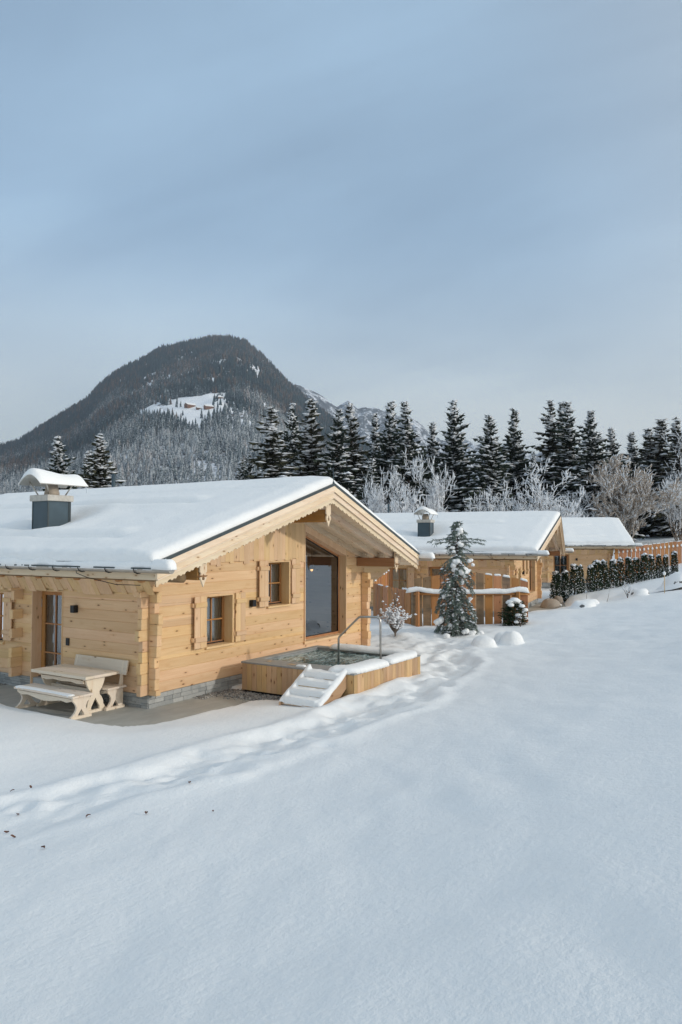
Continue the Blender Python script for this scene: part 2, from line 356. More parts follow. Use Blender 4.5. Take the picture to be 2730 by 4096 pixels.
def ground_h(x, y):
    x = np.asarray(x, float); y = np.asarray(y, float)
    h = base_h(x, y)
    far = sstep(70, 400, np.hypot(x - 10, y))
    h = h * (1 - far) + far * 1.0
    near = 1 - sstep(40, 90, np.hypot(x, y))
    h = h + near * (.16 * fbm(x * .16, y * .22, 3, 2) + .035 * fbm(x * .7, y * .9, 4, 2))
    # wind ripples on the open slope
    u = x * .84 + y * .54; v = -x * .54 + y * .84
    h = h + near * .02 * fbm(u * .8, v * 2.6, 9, 3) * sstep(-2.5, -5, y)
    # trodden trail: a broad churned band, not one neat rut
    d = path_d(x, y)
    wob = .35 * fbm(x * .55, y * .55, 21, 3) + .12 * fbm(x * 2.2, y * 2.2, 25, 2)
    band = 1 - sstep(.40, 1.0, d + wob)
    fade = sstep(-7.2, -4.6, x); band = band * fade
    h = h - .07 * band + .06 * fade * np.exp(-((d + wob - .92) / .26) ** 2) + band * (.15 * fbm(x * 1.3, y * 1.5, 27, 3) + .035 * np.abs(fbm(x * 4.5, y * 4.5, 29, 2)))
    m = d < 1.6
    if np.any(m):
        xm = x[m]; ym = y[m]; dh = np.zeros_like(xm)
        for sx, sy, r, dep in STEPS:
            q = ((xm - sx) ** 2 + (ym - sy) ** 2) / (r * r)
            dh += np.where(q < 9, -dep * np.exp(-q) + .35 * dep * np.exp(-(np.sqrt(q) - 1.7) ** 2 * 3), 0)
        h[m] += dh * fade[m]
    # bumpy garden snow between tub and fence
    g = np.exp(-(((x - 11) / 4.5) ** 2 + ((y + .8) / 2.6) ** 2))
    h = h + g * (.16 * fbm(x * 1.1, y * 1.3, 31, 3) + .05 * fbm(x * 3.1, y * 3.3, 33, 2))
    g2 = np.exp(-(((x - 27) / 6) ** 2 + ((y + 2.2) / 2.2) ** 2))
    h = h + g2 * .22 * fbm(x * .8, y * .9, 41, 3)
    # snow banked against the front of the tub
    g3 = sstep(2.6, 3.6, x) * (1 - sstep(6.2, 7.0, x)) * np.exp(-((y + 4.0) / .42) ** 2)
    h = h + g3 * (.05 + .12 * fbm(x * 1.3, y * .5, 51, 2))
    # cleared paving, sharp little snow edge
    e = .10 * fbm(x * 1.3, y * 1.3, 61, 2) + .05 * fbm(x * 5, y * 5, 63, 2)
    sd = poly_sd(x, y, PATIO) + e * .5
    k = sstep(-.02, .16, sd); k2 = sstep(.0, 1.3, sd)
    h = np.where(sd < 1.4, (-.12) * (1 - k) + k * (h * (.42 + .58 * k2)), h)
    for c in (CAB2,):
        lx, ly = to_cab(c, x, y)
        sd = poly_sd(lx, ly, [(-1.2, 5.0), (-1.3, -.4), (1.2, -1.5), (4.5, -1.9), (8.5, -1.5), (10.4, -1.2), (10.4, 1), (9, 9)]) + e
        k = sstep(-.05, .5, sd)
        h = np.where(sd < .6, (c[2] - .08) * (1 - k) + k * h, h)
    for c in (CAB2, CAB3):      # nothing rises inside the houses
        lx, ly = to_cab(c, x, y)
        ins = (lx > .1) & (lx < 8.9) & (ly > .1) & (ly < 13)
        h = np.where(ins, np.minimum(h, c[2] - .1), h)
    # hollow under the tub and the steps
    ins = (x > 2.0) & (x < 5.5) & (y > -3.55) & (y < -.4)
    h = np.where(ins, np.minimum(h, -.05), h)
    return h
# ------------------------------------------------------------------ log cabin, in its own axes: x along the gable, y into the house, z up
RX, RZ, SL, HW = 4.43, 5.09, .332, 5.6            # ridge x, ridge height, slope, half width
LEN = 12.7; GW = 8.92
def zt(x): return RZ - SL * abs(x - RX)
def yf(x): return -1.5 - .4 * (1 - abs(x - RX) / HW)
CH = .2345; Z0 = .29
def log_band(mb, axis, fixed, th, a0, a1, z0, z1, openings, out=-1, r=None):
    """one course of squared logs; openings = [(a,b,zl,zh)]; front edges chamfered"""
    cuts = sorted({z0, z1, *[z for o in openings for z in o[2:4] if z0 < z < z1]})
    for zb, zc in zip(cuts[:-1], cuts[1:]):
        zm = (zb + zc) / 2; spans = [(a0, a1)]
        for (oa, ob, ol, oh) in openings:
            if ol < zm < oh:
                ns = []
                for s0, s1 in spans:
                    if ob <= s0 or oa >= s1: ns.append((s0, s1))
                    else:
                        if oa > s0: ns.append((s0, oa))
                        if ob < s1: ns.append((ob, s1))
                spans = ns
        c = .010
        cb = c if abs(zb - z0) < 1e-6 else 0; ct = c if abs(zc - z1) < 1e-6 else 0
        for s0, s1 in spans:
            if s1 - s0 < .01: continue
            prof = [(0, zb + cb), (c, zb), (th, zb), (th, zc), (c, zc), (0, zc - ct)]
            prof = [p for i, p in enumerate(prof) if i == 0 or p != prof[i - 1]]
            fn = (lambda u, v, w: (w, fixed - out * u * 1.0, v)) if axis == 0 else (lambda u, v, w: (fixed - out * u, w, v))
            mb.prism(prof, fn, s0, s1, r)
def roof_snow_mesh(parent, seed=1, hollow=(.75, 4.45), smooth_only=False):
    xs = np.unique(np.concatenate([np.linspace(-1.27, -.6, 16), np.linspace(-.6, 3.9, 56), np.linspace(3.9, 5.0, 16), np.linspace(5.0, 10.13, 60)]))
    ts = np.unique(np.concatenate([np.linspace(0, .05, 14), np.linspace(.05, 1, 120)]))
    X, T = np.meshgrid(xs, ts); Y0 = np.array([yf(x) for x in xs])[None, :] + .035; Y = Y0 + T * (LEN - Y0)
    top = RZ - SL * (np.sqrt((X - RX) ** 2 + .12) - .12) ; base = RZ - SL * np.abs(X - RX) - .004
    t = .235 + .03 * fbm(X * .8 + seed * 9, Y * .45, seed, 3)
    side = np.where(X < RX, X, 2 * RX - X)
    g1 = sstep(.15, .8, Y + .25 * vnoise(Y * .7, X * 0, 5)) ; yy = Y
    for x0, y0, dp, wd in ((-.40, .2, .13, .09), (2.3, .6, .11, .11)):
        m = sstep(y0, y0 + .6, yy) ; wig = .05 * vnoise(yy * .6, yy * 0, 3) + .05 * vnoise(yy * .23, yy * 0 + 3, 4)
        dd = side - x0 - wig
        t = t - m * dp * np.exp(-(dd / wd) ** 2) + m * .07 * np.exp(-((dd - .32) / .22) ** 2) + m * .04 * np.exp(-((dd + .3) / .2) ** 2)
    # wind scoop round the chimney
    cx, cy = hollow; q = np.hypot((X - cx - .1) / 1.0, (Y - cy) / 1.0)
    t = t - .13 * np.exp(-(q / .75) ** 2) * (X < RX) + .05 * np.exp(-((q - 1.4) / .45) ** 2) * (X < RX)
    t = np.maximum(t, .07) + .012 * fbm(X * 3, Y * 3, 7, 2)
    de = np.minimum(X + 1.27, 10.13 - X) + .02 * fbm(Y * 2, X * 0, 12, 3); df = np.minimum(T * (LEN - Y0), (1 - T) * (LEN - Y0)) + .02 * fbm(X * 2.5, T, 14, 3)
    ed = lambda d, w: np.sqrt(np.clip(1 - (1 - np.clip(d / w, 0, 1)) ** 2, 0, 1))
    hgt = t * (.42 + .58 * ed(de, .14)) * (.10 + .90 * ed(df, .20) ** .8 * .72 + .28 * .9 * np.clip(df / .7, 0, 1))
    Z = np.maximum(base, np.where(np.abs(X - RX) < 1, np.minimum(top, base + .06), base)) + hgt
    Yp = Y + .015 * vnoise(X * 6, Z * 6, 22) * (T == 0)
    ny, nx = X.shape
    # lumpy lower lip at the eaves
    Xp = X.copy(); lip = .05 * fbm(Y * 4.5, Y * 0, 31, 3) + .02; Zl = .05 * fbm(Y * 5.5, Y * 0 + 2, 35, 3)
    Xp[:, 0] -= lip[:, 0] * .6; Xp[:, -1] += lip[:, -1] * .6
    Z[:, 0] += Zl[:, 0]; Z[:, 1] += Zl[:, 1] * .7; Z[:, 2] += Zl[:, 2] * .4
    V = np.stack([Xp, Yp, Z], -1).reshape(-1, 3); Vb = np.stack([X, Y, base], -1).reshape(-1, 3)
    I = np.arange(nx * ny).reshape(ny, nx)
    F = [np.stack([I[:-1, :-1], I[:-1, 1:], I[1:, 1:], I[1:, :-1]], -1).reshape(-1, 4)]
    o = nx * ny
    for ring in (I[0, :], I[-1, ::-1], I[::-1, 0], I[:, -1]):
        a, b = ring[:-1], ring[1:]; F.append(np.stack([a + o, b + o, b, a], -1))
    return np_mesh('roof_snow', np.vstack([V, Vb]), np.vstack(F), M['rsnow'], parent)
def loaf(mb, path, w, h, seed=0, n=10, under=.02, taper=.25, noise=.18):
    """lumpy strip of snow lying along a path (w = half width, h = height)"""
    rg = random.Random(seed); P = [Vector(p) for p in path]
    L = [0]
    for a, b in zip(P[:-1], P[1:]): L.append(L[-1] + (b - a).length)
    tot = L[-1]; step = min(.06, max(.03, tot / 60)); m = max(6, int(tot / step)); pts = []
    for i in range(m + 1):
        s = tot * i / m; k = 0
        while k < len(L) - 2 and L[k + 1] < s: k += 1
        t = (s - L[k]) / max(1e-6, L[k + 1] - L[k]); pts.append((P[k].lerp(P[k + 1], min(1, t)), s))
    # soften corners
    q = [p for p, s in pts]
    for it in range(3):
        q = [q[0]] + [(q[i - 1] + q[i] * 2 + q[i + 1]) / 4 for i in range(1, len(q) - 1)] + [q[-1]]
    vs = []; fs = []; off = rg.random() * 50
    for i, (p, (pp, s)) in enumerate(zip(q, pts)):
        d = (q[min(i + 1, m)] - q[max(i - 1, 0)]); d.z = 0
        d = d.normalized() if d.length > 1e-6 else Vector((0, 1, 0)); a = Vector((-d.y, d.x, 0))
        e = min(s, tot - s); k = math.sqrt(max(0, 1 - (1 - min(1, e / max(taper, 1e-3))) ** 2)) * .92 + .08
        kw = 1 + noise * 2 * float(vnoise(s * 2.3 + off, 0.5, 3)) + noise * float(vnoise(s * 9 + off, .5, 5)); kh = 1 + noise * 2.2 * float(vnoise(s * 1.7 + off, 3.5, 4))
        for j in range(n + 1):
            t = math.pi * j / n; cx = math.cos(t); sz = math.sin(t); cx = math.copysign(abs(cx) ** .75, cx); sz = sz ** .7
            jit = 1 + .05 * rg.uniform(-1, 1)
            vs.append(p + a * (cx * w * kw * (.5 + .5 * k) * jit) + Vector((0, 0, sz * h * kh * k * jit - (under if j in (0, n) else 0))))
    N1 = n + 1
    for i in range(m):
        for j in range(n): fs.append((i * N1 + j, i * N1 + j + 1, (i + 1) * N1 + j + 1, (i + 1) * N1 + j))
        fs.append((i * N1 + n, i * N1, (i + 1) * N1, (i + 1) * N1 + n))
    fs += [tuple(range(N1)), tuple(range(m * N1 + n, m * N1 - 1, -1))]
    return mb.add(vs, fs, None, True)
def slope_bar(mb, side, o0, o1, y0, y1, x_out=None, x_in=RX, top=zt):
    """bar following one roof slope between vertical offsets o0 > o1 below the roof top; y0,y1 relative to the prow line"""
    xo = RX + side * HW if x_out is None else x_out
    p = []
    for off in (o0, o1):
        for (x, dy) in ((xo, y0), (x_in, y0), (x_in, y1), (xo, y1)):
            p.append((x, yf(x) + dy, top(x) - off))
    mb.hexa(p)
def make_window(root, axis, fixed, a0, a1, z0, z1, depth=.28, sill=(.0, .0), name='window', fm='board', cols=2, rows=2, curtain=True):
    """window set back in a lined opening. axis 0: wall faces -y; axis 1: wall faces -x"""
    P = (lambda a, d, z: (a, fixed + d, z)) if axis == 0 else (lambda a, d, z: (fixed + d, a, z))
    def bx(mb, aa, ab, d0, d1, za, zb, bev=0.004):
        p, q = P(aa, d0, za), P(ab, d1, zb); mb.box(min(p[0], q[0]), max(p[0], q[0]), min(p[1], q[1]), max(p[1], q[1]), za, zb, bev=bev)
    mb = MB(3)
    bx(mb, a0 - .035, a0, -.02, depth + .06, z0, z1); bx(mb, a1, a1 + .035, -.02, depth + .06, z0, z1); bx(mb, a0 - .035, a1 + .035, -.02, depth + .06, z1, z1 + .035)
    root_w = mb.build(name, M['board_z'], root)
    f = MB(4); d0, d1 = depth - .03, depth + .03
    bx(f, a0, a0 + .06, d0, d1, z0, z1); bx(f, a1 - .06, a1, d0, d1, z0, z1); bx(f, a0 + .06, a1 - .06, d0, d1, z1 - .06, z1); bx(f, a0 + .06, a1 - .06, d0, d1, z0, z0 + .06)
    w = a1 - a0 - .12; h = z1 - z0 - .12
    for c in range(1, cols): x = a0 + .06 + w * c / cols; bx(f, x - .018, x + .018, d0 + .005, d1 - .012, z0 + .06, z1 - .06)
    for r_ in range(1, rows): z = z0 + .06 + h * r_ / rows; bx(f, a0 + .06, a1 - .06, d0 + .008, d1 - .014, z - .016, z + .016)
    f.build('frame', M['larch_z'], root_w)
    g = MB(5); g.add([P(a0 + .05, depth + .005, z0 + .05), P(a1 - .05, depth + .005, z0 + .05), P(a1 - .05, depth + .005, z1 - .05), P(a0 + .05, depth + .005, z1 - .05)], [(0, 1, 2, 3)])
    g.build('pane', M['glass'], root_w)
    s = MB(6); bx(s, a0 - .035 + sill[0], a1 + .035 + sill[1], -.065, depth + .06, z0 - .055, z0)
    s.build('sill', M['board_x' if axis == 0 else 'board_y'], root_w)
    k = MB(7); bx(k, a0 + .02, a1 - .02, d0 - .016, d0 - .002, z0 + .012, z0 + .04, 0); k.build('drip_rail', M['black'], root_w)
    if curtain:
        c = MB(8)
        for (ca, cb) in ((a0 - .1, a0 + .30 * (a1 - a0)), (a0 + .52 * (a1 - a0), a1 + .1)):
            c.grid(lambda u, v: P(ca + (cb - ca) * u, depth + .16 + .025 * math.sin(u * 34) + .01 * math.sin(u * 71), z0 - .1 + (z1 - z0 + .2) * v), 48, 1)
        c.build('curtain', M['curtain'], root_w)
    return root_w
def shutter(root, axis, fixed, a0, a1, z0, z1, d=.105):
    P = (lambda a, q, z: (a, fixed - q, z)) if axis == 0 else (lambda a, q, z: (fixed - q, a, z))
    def bx(mb, aa, ab, q0, q1, za, zb, bev=.006):
        p, q = P(aa, q0, za), P(ab, q1, zb); mb.box(min(p[0], q[0]), max(p[0], q[0]), min(p[1], q[1]), max(p[1], q[1]), za, zb, bev=bev)
    mb = MB(int(a0 * 100) % 97); m = a0 + (a1 - a0) * R0.uniform(.44, .56)
    bx(mb, a0, m - .001, d - .032, d, z0, z1); bx(mb, m + .001, a1, d - .032, d, z0, z1)
    o = mb.build('shutter', M['board_z'], root); b = MB(2)
    h = z1 - z0
    for zc in (z0 + h * .17, z1 - h * .17):
        b2 = MB(int(zc * 77)); bx(b2, a0 + .006, a1 + .012, d + .0005, d + .03, zc - .055, zc + .055); bx(b2, a0 - .03, a0 + .03, .002, d - .034, zc - .05, zc + .05)
        b2.build('batten', M['board_x' if axis == 0 else 'board_y'], o)
    return o
def ledger(mb, axis, fixed, a0, a1, z0, z1, out=-1):
    rg = random.Random(int(a0 * 10 + a1 * 7)); z = z0
    while z < z1 - .01:
        h = min(rg.choice((.055, .075, .095, .11)), z1 - z)
        if z1 - z - h < .03: h = z1 - z
        a = a0
        while a < a1 - .005:
            L = min(rg.uniform(.14, .42), a1 - a)
            if a1 - a - L < .07: L = a1 - a
            d = rg.uniform(.0, .014)
            lo, hi = (fixed - d, fixed + .1)
            if axis == 0: mb.box(a + .002, a + L - .002, lo, hi, z + .002, z + h - .002, bev=.006)
            else: mb.box(lo, hi, a + .002, a + L - .002, z + .002, z + h - .002, bev=.006)
            a += L
        z += h
def pendant(root, x, y, ztop, ln, w, mat='pale_z'):
    """cut-out drop board hanging off a purlin end; bell-shaped hole"""
    mb = MB(int(x * 13)); zb = ztop - ln; c = ln
    outer = [(0, 0), (w, 0), (w, -.46 * c), (w * .72, -.50 * c), (w * .72, -.54 * c), (w * .98, -.60 * c), (w * .92, -.70 * c), (w * .55, -.80 * c), (0, -c)]
    hole = [(0, -.76 * c), (w * .38, -.74 * c), (w * .34, -.66 * c), (w * .16, -.62 * c), (w * .2, -.57 * c), (0, -.53 * c)]
    for sgn in (-1, 1):
        poly = [(sgn * u, v) for u, v in outer + hole]
        mb.prism(poly, lambda u, v, t: (x + u, y + t, ztop + v), -.035, 0, .5)
    return mb.build('pendant_board', M[mat], root)
def build_cabin():
    root = thing('log_cabin', 'nearest pale log cabin with the hot tub at its gable and a big metal chimney', 'cabin', group='log cabins in a row')
    rg = random.Random(7)
    # --- log walls
    WG = [(1.77, 2.73, 1.08, 2.31), (4.10, 5.07, 1.865, 3.07), (5.78, 8.0, .75, 9)]
    mb = MB(21); k = 0
    while Z0 + k * CH < 4.5:
        z0 = Z0 + k * CH; z1 = z0 + CH
        soff = lambda z: RX - (4.50 - z) / SL
        xa = max(0, soff(z0 + .03)); xb = min(GW, 2 * RX - soff(z0 + .03))
        if xb > xa: log_band(mb, 0, 0, .14, xa, xb, z0, z1, WG)
        k += 1
    mb.build('gable_wall', M['log_x'], root)
    WL = [(2.93, 4.12, 0, 2.43), (5.21, 6.19, 1.02, 2.32)]
    mb = MB(22); z = Z0; k = 0
    while z < 3.0:
        h = CH * .5 if k == 0 else CH
        log_band(mb, 1, 0, .14, 0.141, LEN - .3, z, z + h, WL); z += h; k += 1
    mb.build('side_wall', M['log_y'], root)
    mb = MB(23); z = Z0
    while z < 3.0: log_band(mb, 1, GW + .19, .19, .0, LEN - .3, z, z + CH, [], out=1); z += CH
    mb.build('side_wall', M['log_y'], root)
    mb = MB(24); k = 0
    while Z0 + k * CH < 4.5:
        z0 = Z0 + k * CH; xa = max(0, RX - (4.50 - z0) / SL); xb = min(GW, 2 * RX - xa)
        if xb > xa: log_band(mb, 0, LEN - .3, .14, xa, xb, z0, z0 + CH, [], out=-1)
        k += 1
    mb.build('gable_wall', M['log_x'], root)
    # --- crossed log ends at the corners (courses of the two walls are half a log apart)
    def ends(axis, fx, fy, th, z0, z1, off, lo, hi, skip=None, seed=1):
        mb = MB(seed); q = random.Random(seed); z = z0 - off; k = 0
        while z < z1 - .02:
            a, b = max(z, z0), min(z + CH, z1); e = q.uniform(lo, hi)
            if q.random() < .25: e += .06
            if not (skip and skip(k)) and b - a > .03:
                if axis == 0: mb.box(fx - e, fx - .001, fy + .001, fy + th, a + .0015, b - .0015, bev=.007)
                else: mb.box(fx + .001, fx + th, fy - e, fy - .001, a + .0015, b - .0015, bev=.007)
            elif skip and mb.v: mb.build('log_ends', M['log_x'], root); mb = MB(seed + k)
            z += CH; k += 1
        return mb
    ends(0, 0, 0, .128, Z0, 2.52, 0, .16, .26, seed=31).build('log_ends', M['log_x'], root)
    ends(1, 0, 0, .14, Z0, 2.52, CH * .5, .165, .25, seed=32).build('log_ends', M['log_y'], root)
    ends(1, GW, 0, .19, Z0, 2.62, 0, .17, .27, seed=35).build('log_ends', M['log_y'], root)
    ends(0, 0, 4.46, .128, Z0, 2.46, 0, .22, .34, skip=lambda k: k in (3, 5, 7), seed=33).build('log_ends', M['log_x'], root)
    # --- plinth
    mb = MB(41); ledger(mb, 0, .004, 0.012, GW + .19, -.02, Z0 - .004); ledger(mb, 1, .004, .016, 2.93, -.02, Z0 - .004); ledger(mb, 1, .004, 4.13, LEN - .3, -.02, Z0 - .004)
    mb.box(.05, GW + .1, .06, LEN - .4, -.1, Z0 - .02); mb.build('stone_plinth', M['stone'], root)
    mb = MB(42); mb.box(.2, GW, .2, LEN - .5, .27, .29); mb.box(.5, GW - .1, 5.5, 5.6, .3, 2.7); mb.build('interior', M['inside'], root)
    # --- gable cladding: upright boards with stepped lower ends
    mb = MB(43); q = random.Random(8); x = 1.72
    lows = [3.10, 3.06, 3.02, 3.09, 3.11, 3.07, 3.12, 3.09, 3.06, 3.13]; i = 0
    while x < 5.76:
        w = min(q.choice((.14, .17, .2, .22)), 5.762 - x); 
        if 5.762 - x - w < .08: w = 5.762 - x
        zl = lows[i % 10] + q.uniform(-.02, .02)
        if 3.6 < x + w / 2 < 5.5: zl = max(zl, 3.085)
        zh = lambda X: RZ - SL * abs(X - RX) - .50
        xa, xb = x + .0012, x + w - .0012
        if zh(xa) > zl + .04:
            mb.hexa([(xa, -.030, zl), (xb, -.030, zl), (xb, -.001, zl), (xa, -.001, zl), (xa, -.030, zh(xa)), (xb, -.030, zh(xb)), (xb, -.001, zh(xb)), (xa, -.001, zh(xa))])
        x += w; i += 1
    mb.build('gable_cladding', M['board_z'], root)
    # --- flared board skirt and weathered beam under the left eave
    mb = MB(44); q = random.Random(9); y = -.22
    while y < LEN - .6:
        w = q.choice((.15, .18, .21, .24)); zl = 2.42 + q.choice((-.03, 0, .03, .06)); x0, x1 = -.035, -.24
        mb.hexa([(x0 - .026, y + .001, zl), (x0, y + .001, zl), (x0, y + w - .001, zl), (x0 - .026, y + w - .001, zl), (x1 - .026, y + .001, 2.80), (x1, y + .001, 2.80), (x1, y + w - .001, 2.80), (x1 - .026, y + w - .001, 2.80)])
        y += w
    mb.build('eave_skirt', M['board_z'], root)
    mb = MB(45); mb.tube([(-.33, -1.32, 2.86), (-.33, 3, 2.865), (-.33, 8, 2.86), (-.33, LEN - .1, 2.86)], .10, 10); mb.build('eave_beam', M['weath_y'], root)
    y = -.1; q = random.Random(10)
    while y < LEN - .6:
        mb = MB(46); mb.prism([(-.14, .06), (.14, .06), (.06, -.03), (0, -.045), (-.06, -.03)], lambda u, v, w: (w, y + u, 2.77 + v), -.36, -.272); y += q.uniform(.62, .78); mb.build('beam_notch', M['larch_y'], root)  # solid orange wedges stand in for the shadowed notches under the beam
    # --- roof
    mb = MB(51)
    for sd in (-1, 1): slope_bar(mb, sd, .40, .012, .05, LEN + 1.55, x_out=RX + sd * (HW - .06)); 
    mb.build('roof_deck', M['pale_y'], root)
    mb = MB(52)
    for sd in (-1, 1):
        slope_bar(mb, sd, .068, .0, -.012, .055); xo = RX + sd * HW
        mb.hexa([(xo - sd * .07, yf(xo) + .056, zt(xo) - .06), (xo, yf(xo) + .056, zt(xo) - .06), (xo, LEN, zt(xo) - .06), (xo - sd * .07, LEN, zt(xo) - .06), (xo - sd * .07, yf(xo) + .056, zt(xo) + .02), (xo, yf(xo) + .056, zt(xo)), (xo, LEN, zt(xo)), (xo - sd * .07, LEN, zt(xo) + .02)])
    mb.build('roof_flashing', M['flash'], root)
    for sd in (-1, 1):
        mb = MB(53 + sd)
        slope_bar(mb, sd, .212, .069, .0, .05); b = mb.build('barge_board', M['pale_x'], root)
        m2 = MB(55 + sd); slope_bar(m2, sd, .368, .2125, .030, .09); m2.build('moulding', M['pale_x'], b)
        m2 = MB(61 + sd); slope_bar(m2, sd, .228, .200, -.014, -.001); slope_bar(m2, sd, .384, .358, .014, .029); m2.build('moulding', M['pale_x'], b)
        m3 = MB(57 + sd); ns = 25; per = 16; N = ns * per; tp = []; bt = []
        for i in range(N + 1):
            x = RX + sd * HW * i / N; u = (i % per) / per; kk = 1 - ((u - .5) / .24) ** 2; o = .520 - (.036 * math.sqrt(kk) if kk > 0 else 0) - (.016 if u < .07 or u > .93 else 0)
            tp.append((x, zt(x) - .369)); bt.append((x, zt(x) - o))
        for (xa, za), (xb, zb), (xc, zc), (xd, zd) in zip(tp[:-1], tp[1:], bt[1:], bt[:-1]):
            m3.add([(xa, yf(xa) + .062, za), (xb, yf(xb) + .062, zb), (xc, yf(xc) + .062, zc), (xd, yf(xd) + .062, zd), (xa, yf(xa) + .09, za), (xb, yf(xb) + .09, zb), (xc, yf(xc) + .09, zc), (xd, yf(xd) + .09, zd)],
                   [(0, 1, 2, 3), (4, 7, 6, 5), (2, 6, 7, 3), (0, 4, 5, 1)], .4)
        m3.build('scalloped_trim', M['pale_x'], b)
    for sd in (-1, 1):       # rafters under the overhang, then ceiling boards lie above them
        for yy, wd in ((-.125, .12), (-.72, .13), (-1.28, .13)):
            mb = MB(int(60 + yy * 10 + sd)); xo = RX + sd * (HW - .85)
            p = []
            for off in (.555, .402):
                for (x, y) in ((xo, yy), (RX, yy), (RX, yy + wd), (xo, yy + wd)): p.append((x, y, zt(x) - off))
            mb.hexa(p); mb.build('rafter', M['pale_x'], root)
    for (x, z0, z1, y0, w) in ((RX, 4.10, 4.42, -1.66, .2), (8.72, 2.83, 3.10, -1.36, .22), (.14, 2.80, 3.10, -1.38, .22)):
        mb = MB(int(x * 10)); mb.box(x - w / 2, x + w / 2, y0 + .001, -.001, z0, z1, bev=.012)
        if x != RX: mb.prism([(0, 0), (.16, 0), (.12, .04), (.06, .05), (.03, .09), (0, .1)], lambda u, v, t: (t, y0 + .1 + u * -1.4 + .02, z0 + .02 - v + .08), x - w / 2 + .02, x + w / 2 - .02)
        mb.build('purlin', M['beam_y'], root)
    pendant(root, RX - .02, -1.70, 4.60, .62, .105); pendant(root, 8.70, -1.36, 3.28, .62, .10); pendant(root, .15, -1.40, 3.24, .58, .10)
    roof_snow_mesh(root)
    # --- gutters
    for sd in (-1, 1):
        gx = RX + sd * (HW + .075); zc = 3.085; y0, y1 = -1.93, LEN
        mb = MB(71); prof = [(math.cos(math.pi + math.pi * i / 8) * .082, math.sin(math.pi + math.pi * i / 8) * .095) for i in range(9)]; inn = [(u * .93, v * .93) for u, v in prof[::-1]]
        mb.prism(prof + inn, lambda u, v, w: (gx + u, w, zc + v), y0, y1); mb.prism(prof, lambda u, v, w: (gx + u, w, zc + v), y0 - .004, y0)
        g = mb.build('gutter', M['zinc'], root)
        mb = MB(72); mb.box(gx + (-.1 if sd < 0 else .072), gx + (-.072 if sd < 0 else .1), y0, y1, zc - .016, zc + .014); mb.build('gutter_lip', M['flash'], g)
        y = -1.0
        while y < LEN:
            b = MB(73); b.tube([(gx - sd * .04, y + .02, zc + .02), (gx + sd * .095, y, zc + .005), (gx + sd * .1, y, zc - .03), (gx + sd * .07, y, zc - .085), (gx, y, zc - .108), (gx - sd * .08, y, zc - .10)], .011, 5); b.build('bracket', M['black'], g); y += .83
        mb = MB(74); loaf(mb, [(gx, y0 - .06, zc + .0), (gx, y0 + .5, zc + .01)], .125, .17, 3, taper=.12, noise=.1); loaf(mb, [(gx, y0 + .4, zc - .01), (gx, y1, zc - .01)], .092, .15, 5, taper=.1, noise=.34)
        mb.build('gutter_snow', M['rsnow'], g)
    mb = MB(75); mb.tube([(-1.28, .8, 3.08), (-1.27, .8, 2.95), (-1.15, .62, 2.86), (-.70, .25, 2.70), (-.62, -.4, 2.70)], .008, 5); mb.build('cable', M['black'], root)
    # --- chimney
    cx0, cx1, cy0, cy1 = .42, 1.08, 4.12, 4.75
    mb = MB(81); mb.box(cx0, cx1, cy0, cy1, 3.6, 4.63)
    ch = mb.build('chimney', M['metal'], root)
    for x in (cx0, cx1):
        for y in (cy0, cy1): mb = MB(82); mb.box(x - .012, x + .028 if x == cx0 else x + .012, y - .012, y + .012, 3.62, 4.632); mb.build('edge_strip', M['flash'], ch)
    mb = MB(82); mb.box(cx1 - .06, cx1 - .03, cy0 - .012, cy0, 3.62, 4.63); mb.build('edge_strip', M['flash'], ch); mb = MB(82); mb.box(cx0 - .012, cx0, cy0 + .012, cy0 + .03, 3.62, 4.63); mb.build('edge_strip', M['flash'], ch)
    mb = MB(83); mb.box(cx0 - .06, cx1 + .06, cy0 - .06, cy1 + .06, 4.634, 4.79, bev=.012); mb.build('cap', M['concrete'], ch)
    mb = MB(84); mb.tube([(.75, 4.435, 4.79), (.75, 4.435, 4.87), (.75, 4.435, 4.88), (.75, 4.435, 5.09)], [.19, .185, .178, .14], 14); mb.build('flue', M['flue'], ch)
    hx0, hx1, hy0, hy1 = .10, 1.50, 4.0, 4.86
    arch = lambda t, e=0.0: (hy0 + (hy1 - hy0) * t, 5.055 + (.235 + e) * math.sin(math.pi * t) ** .9)
    mb = MB(85); n = 20; pr = [arch(i / n) for i in range(n + 1)]; pr2 = [(y, z - .014) for y, z in pr[::-1]]
    mb.prism(pr + pr2, lambda u, v, w: (w, u, v), hx0, hx1); hd = mb.build('hood', M['tin'], ch)
    mb = MB(86); V = []
    nu, nv = 26, 16
    def hs(u, v):
        y, z = arch(v); e = min(u, 1 - u) * (hx1 - hx0); kx = math.sqrt(max(0, 1 - (1 - min(1, e / .09)) ** 2)); kv = math.sqrt(max(0, math.sin(math.pi * min(1, max(0, v * 1.0)))))
        th = (.10 + .05 * float(vnoise(u * 3 + 5, v * 2, 8)) + .05 * math.exp(-((u - .12) / .2) ** 2)) * kx * (.25 + .75 * kv)
        yy = y + (v - .5) * .05; return (hx0 - .03 + (hx1 - hx0 + .06) * u, yy, z + .003 + th)
    mb.grid(hs, nu, nv)
    mb.grid(lambda u, v: (hs(u, v)[0], hs(u, v)[1], arch(v)[1] + .002), nu, nv); 
    for e in (0, 1):
        mb.grid(lambda u, v: (hs(e, u)[0], hs(e, u)[1], arch(u)[1] + .002 + (hs(e, u)[2] - arch(u)[1]) * v), nv, 1); mb.grid(lambda u, v: (hs(u, e)[0], hs(u, e)[1], arch(e)[1] + .002 + (hs(u, e)[2] - arch(e)[1]) * v), nu, 1)
    mb.build('hood_snow', M['rsnow'], ch)
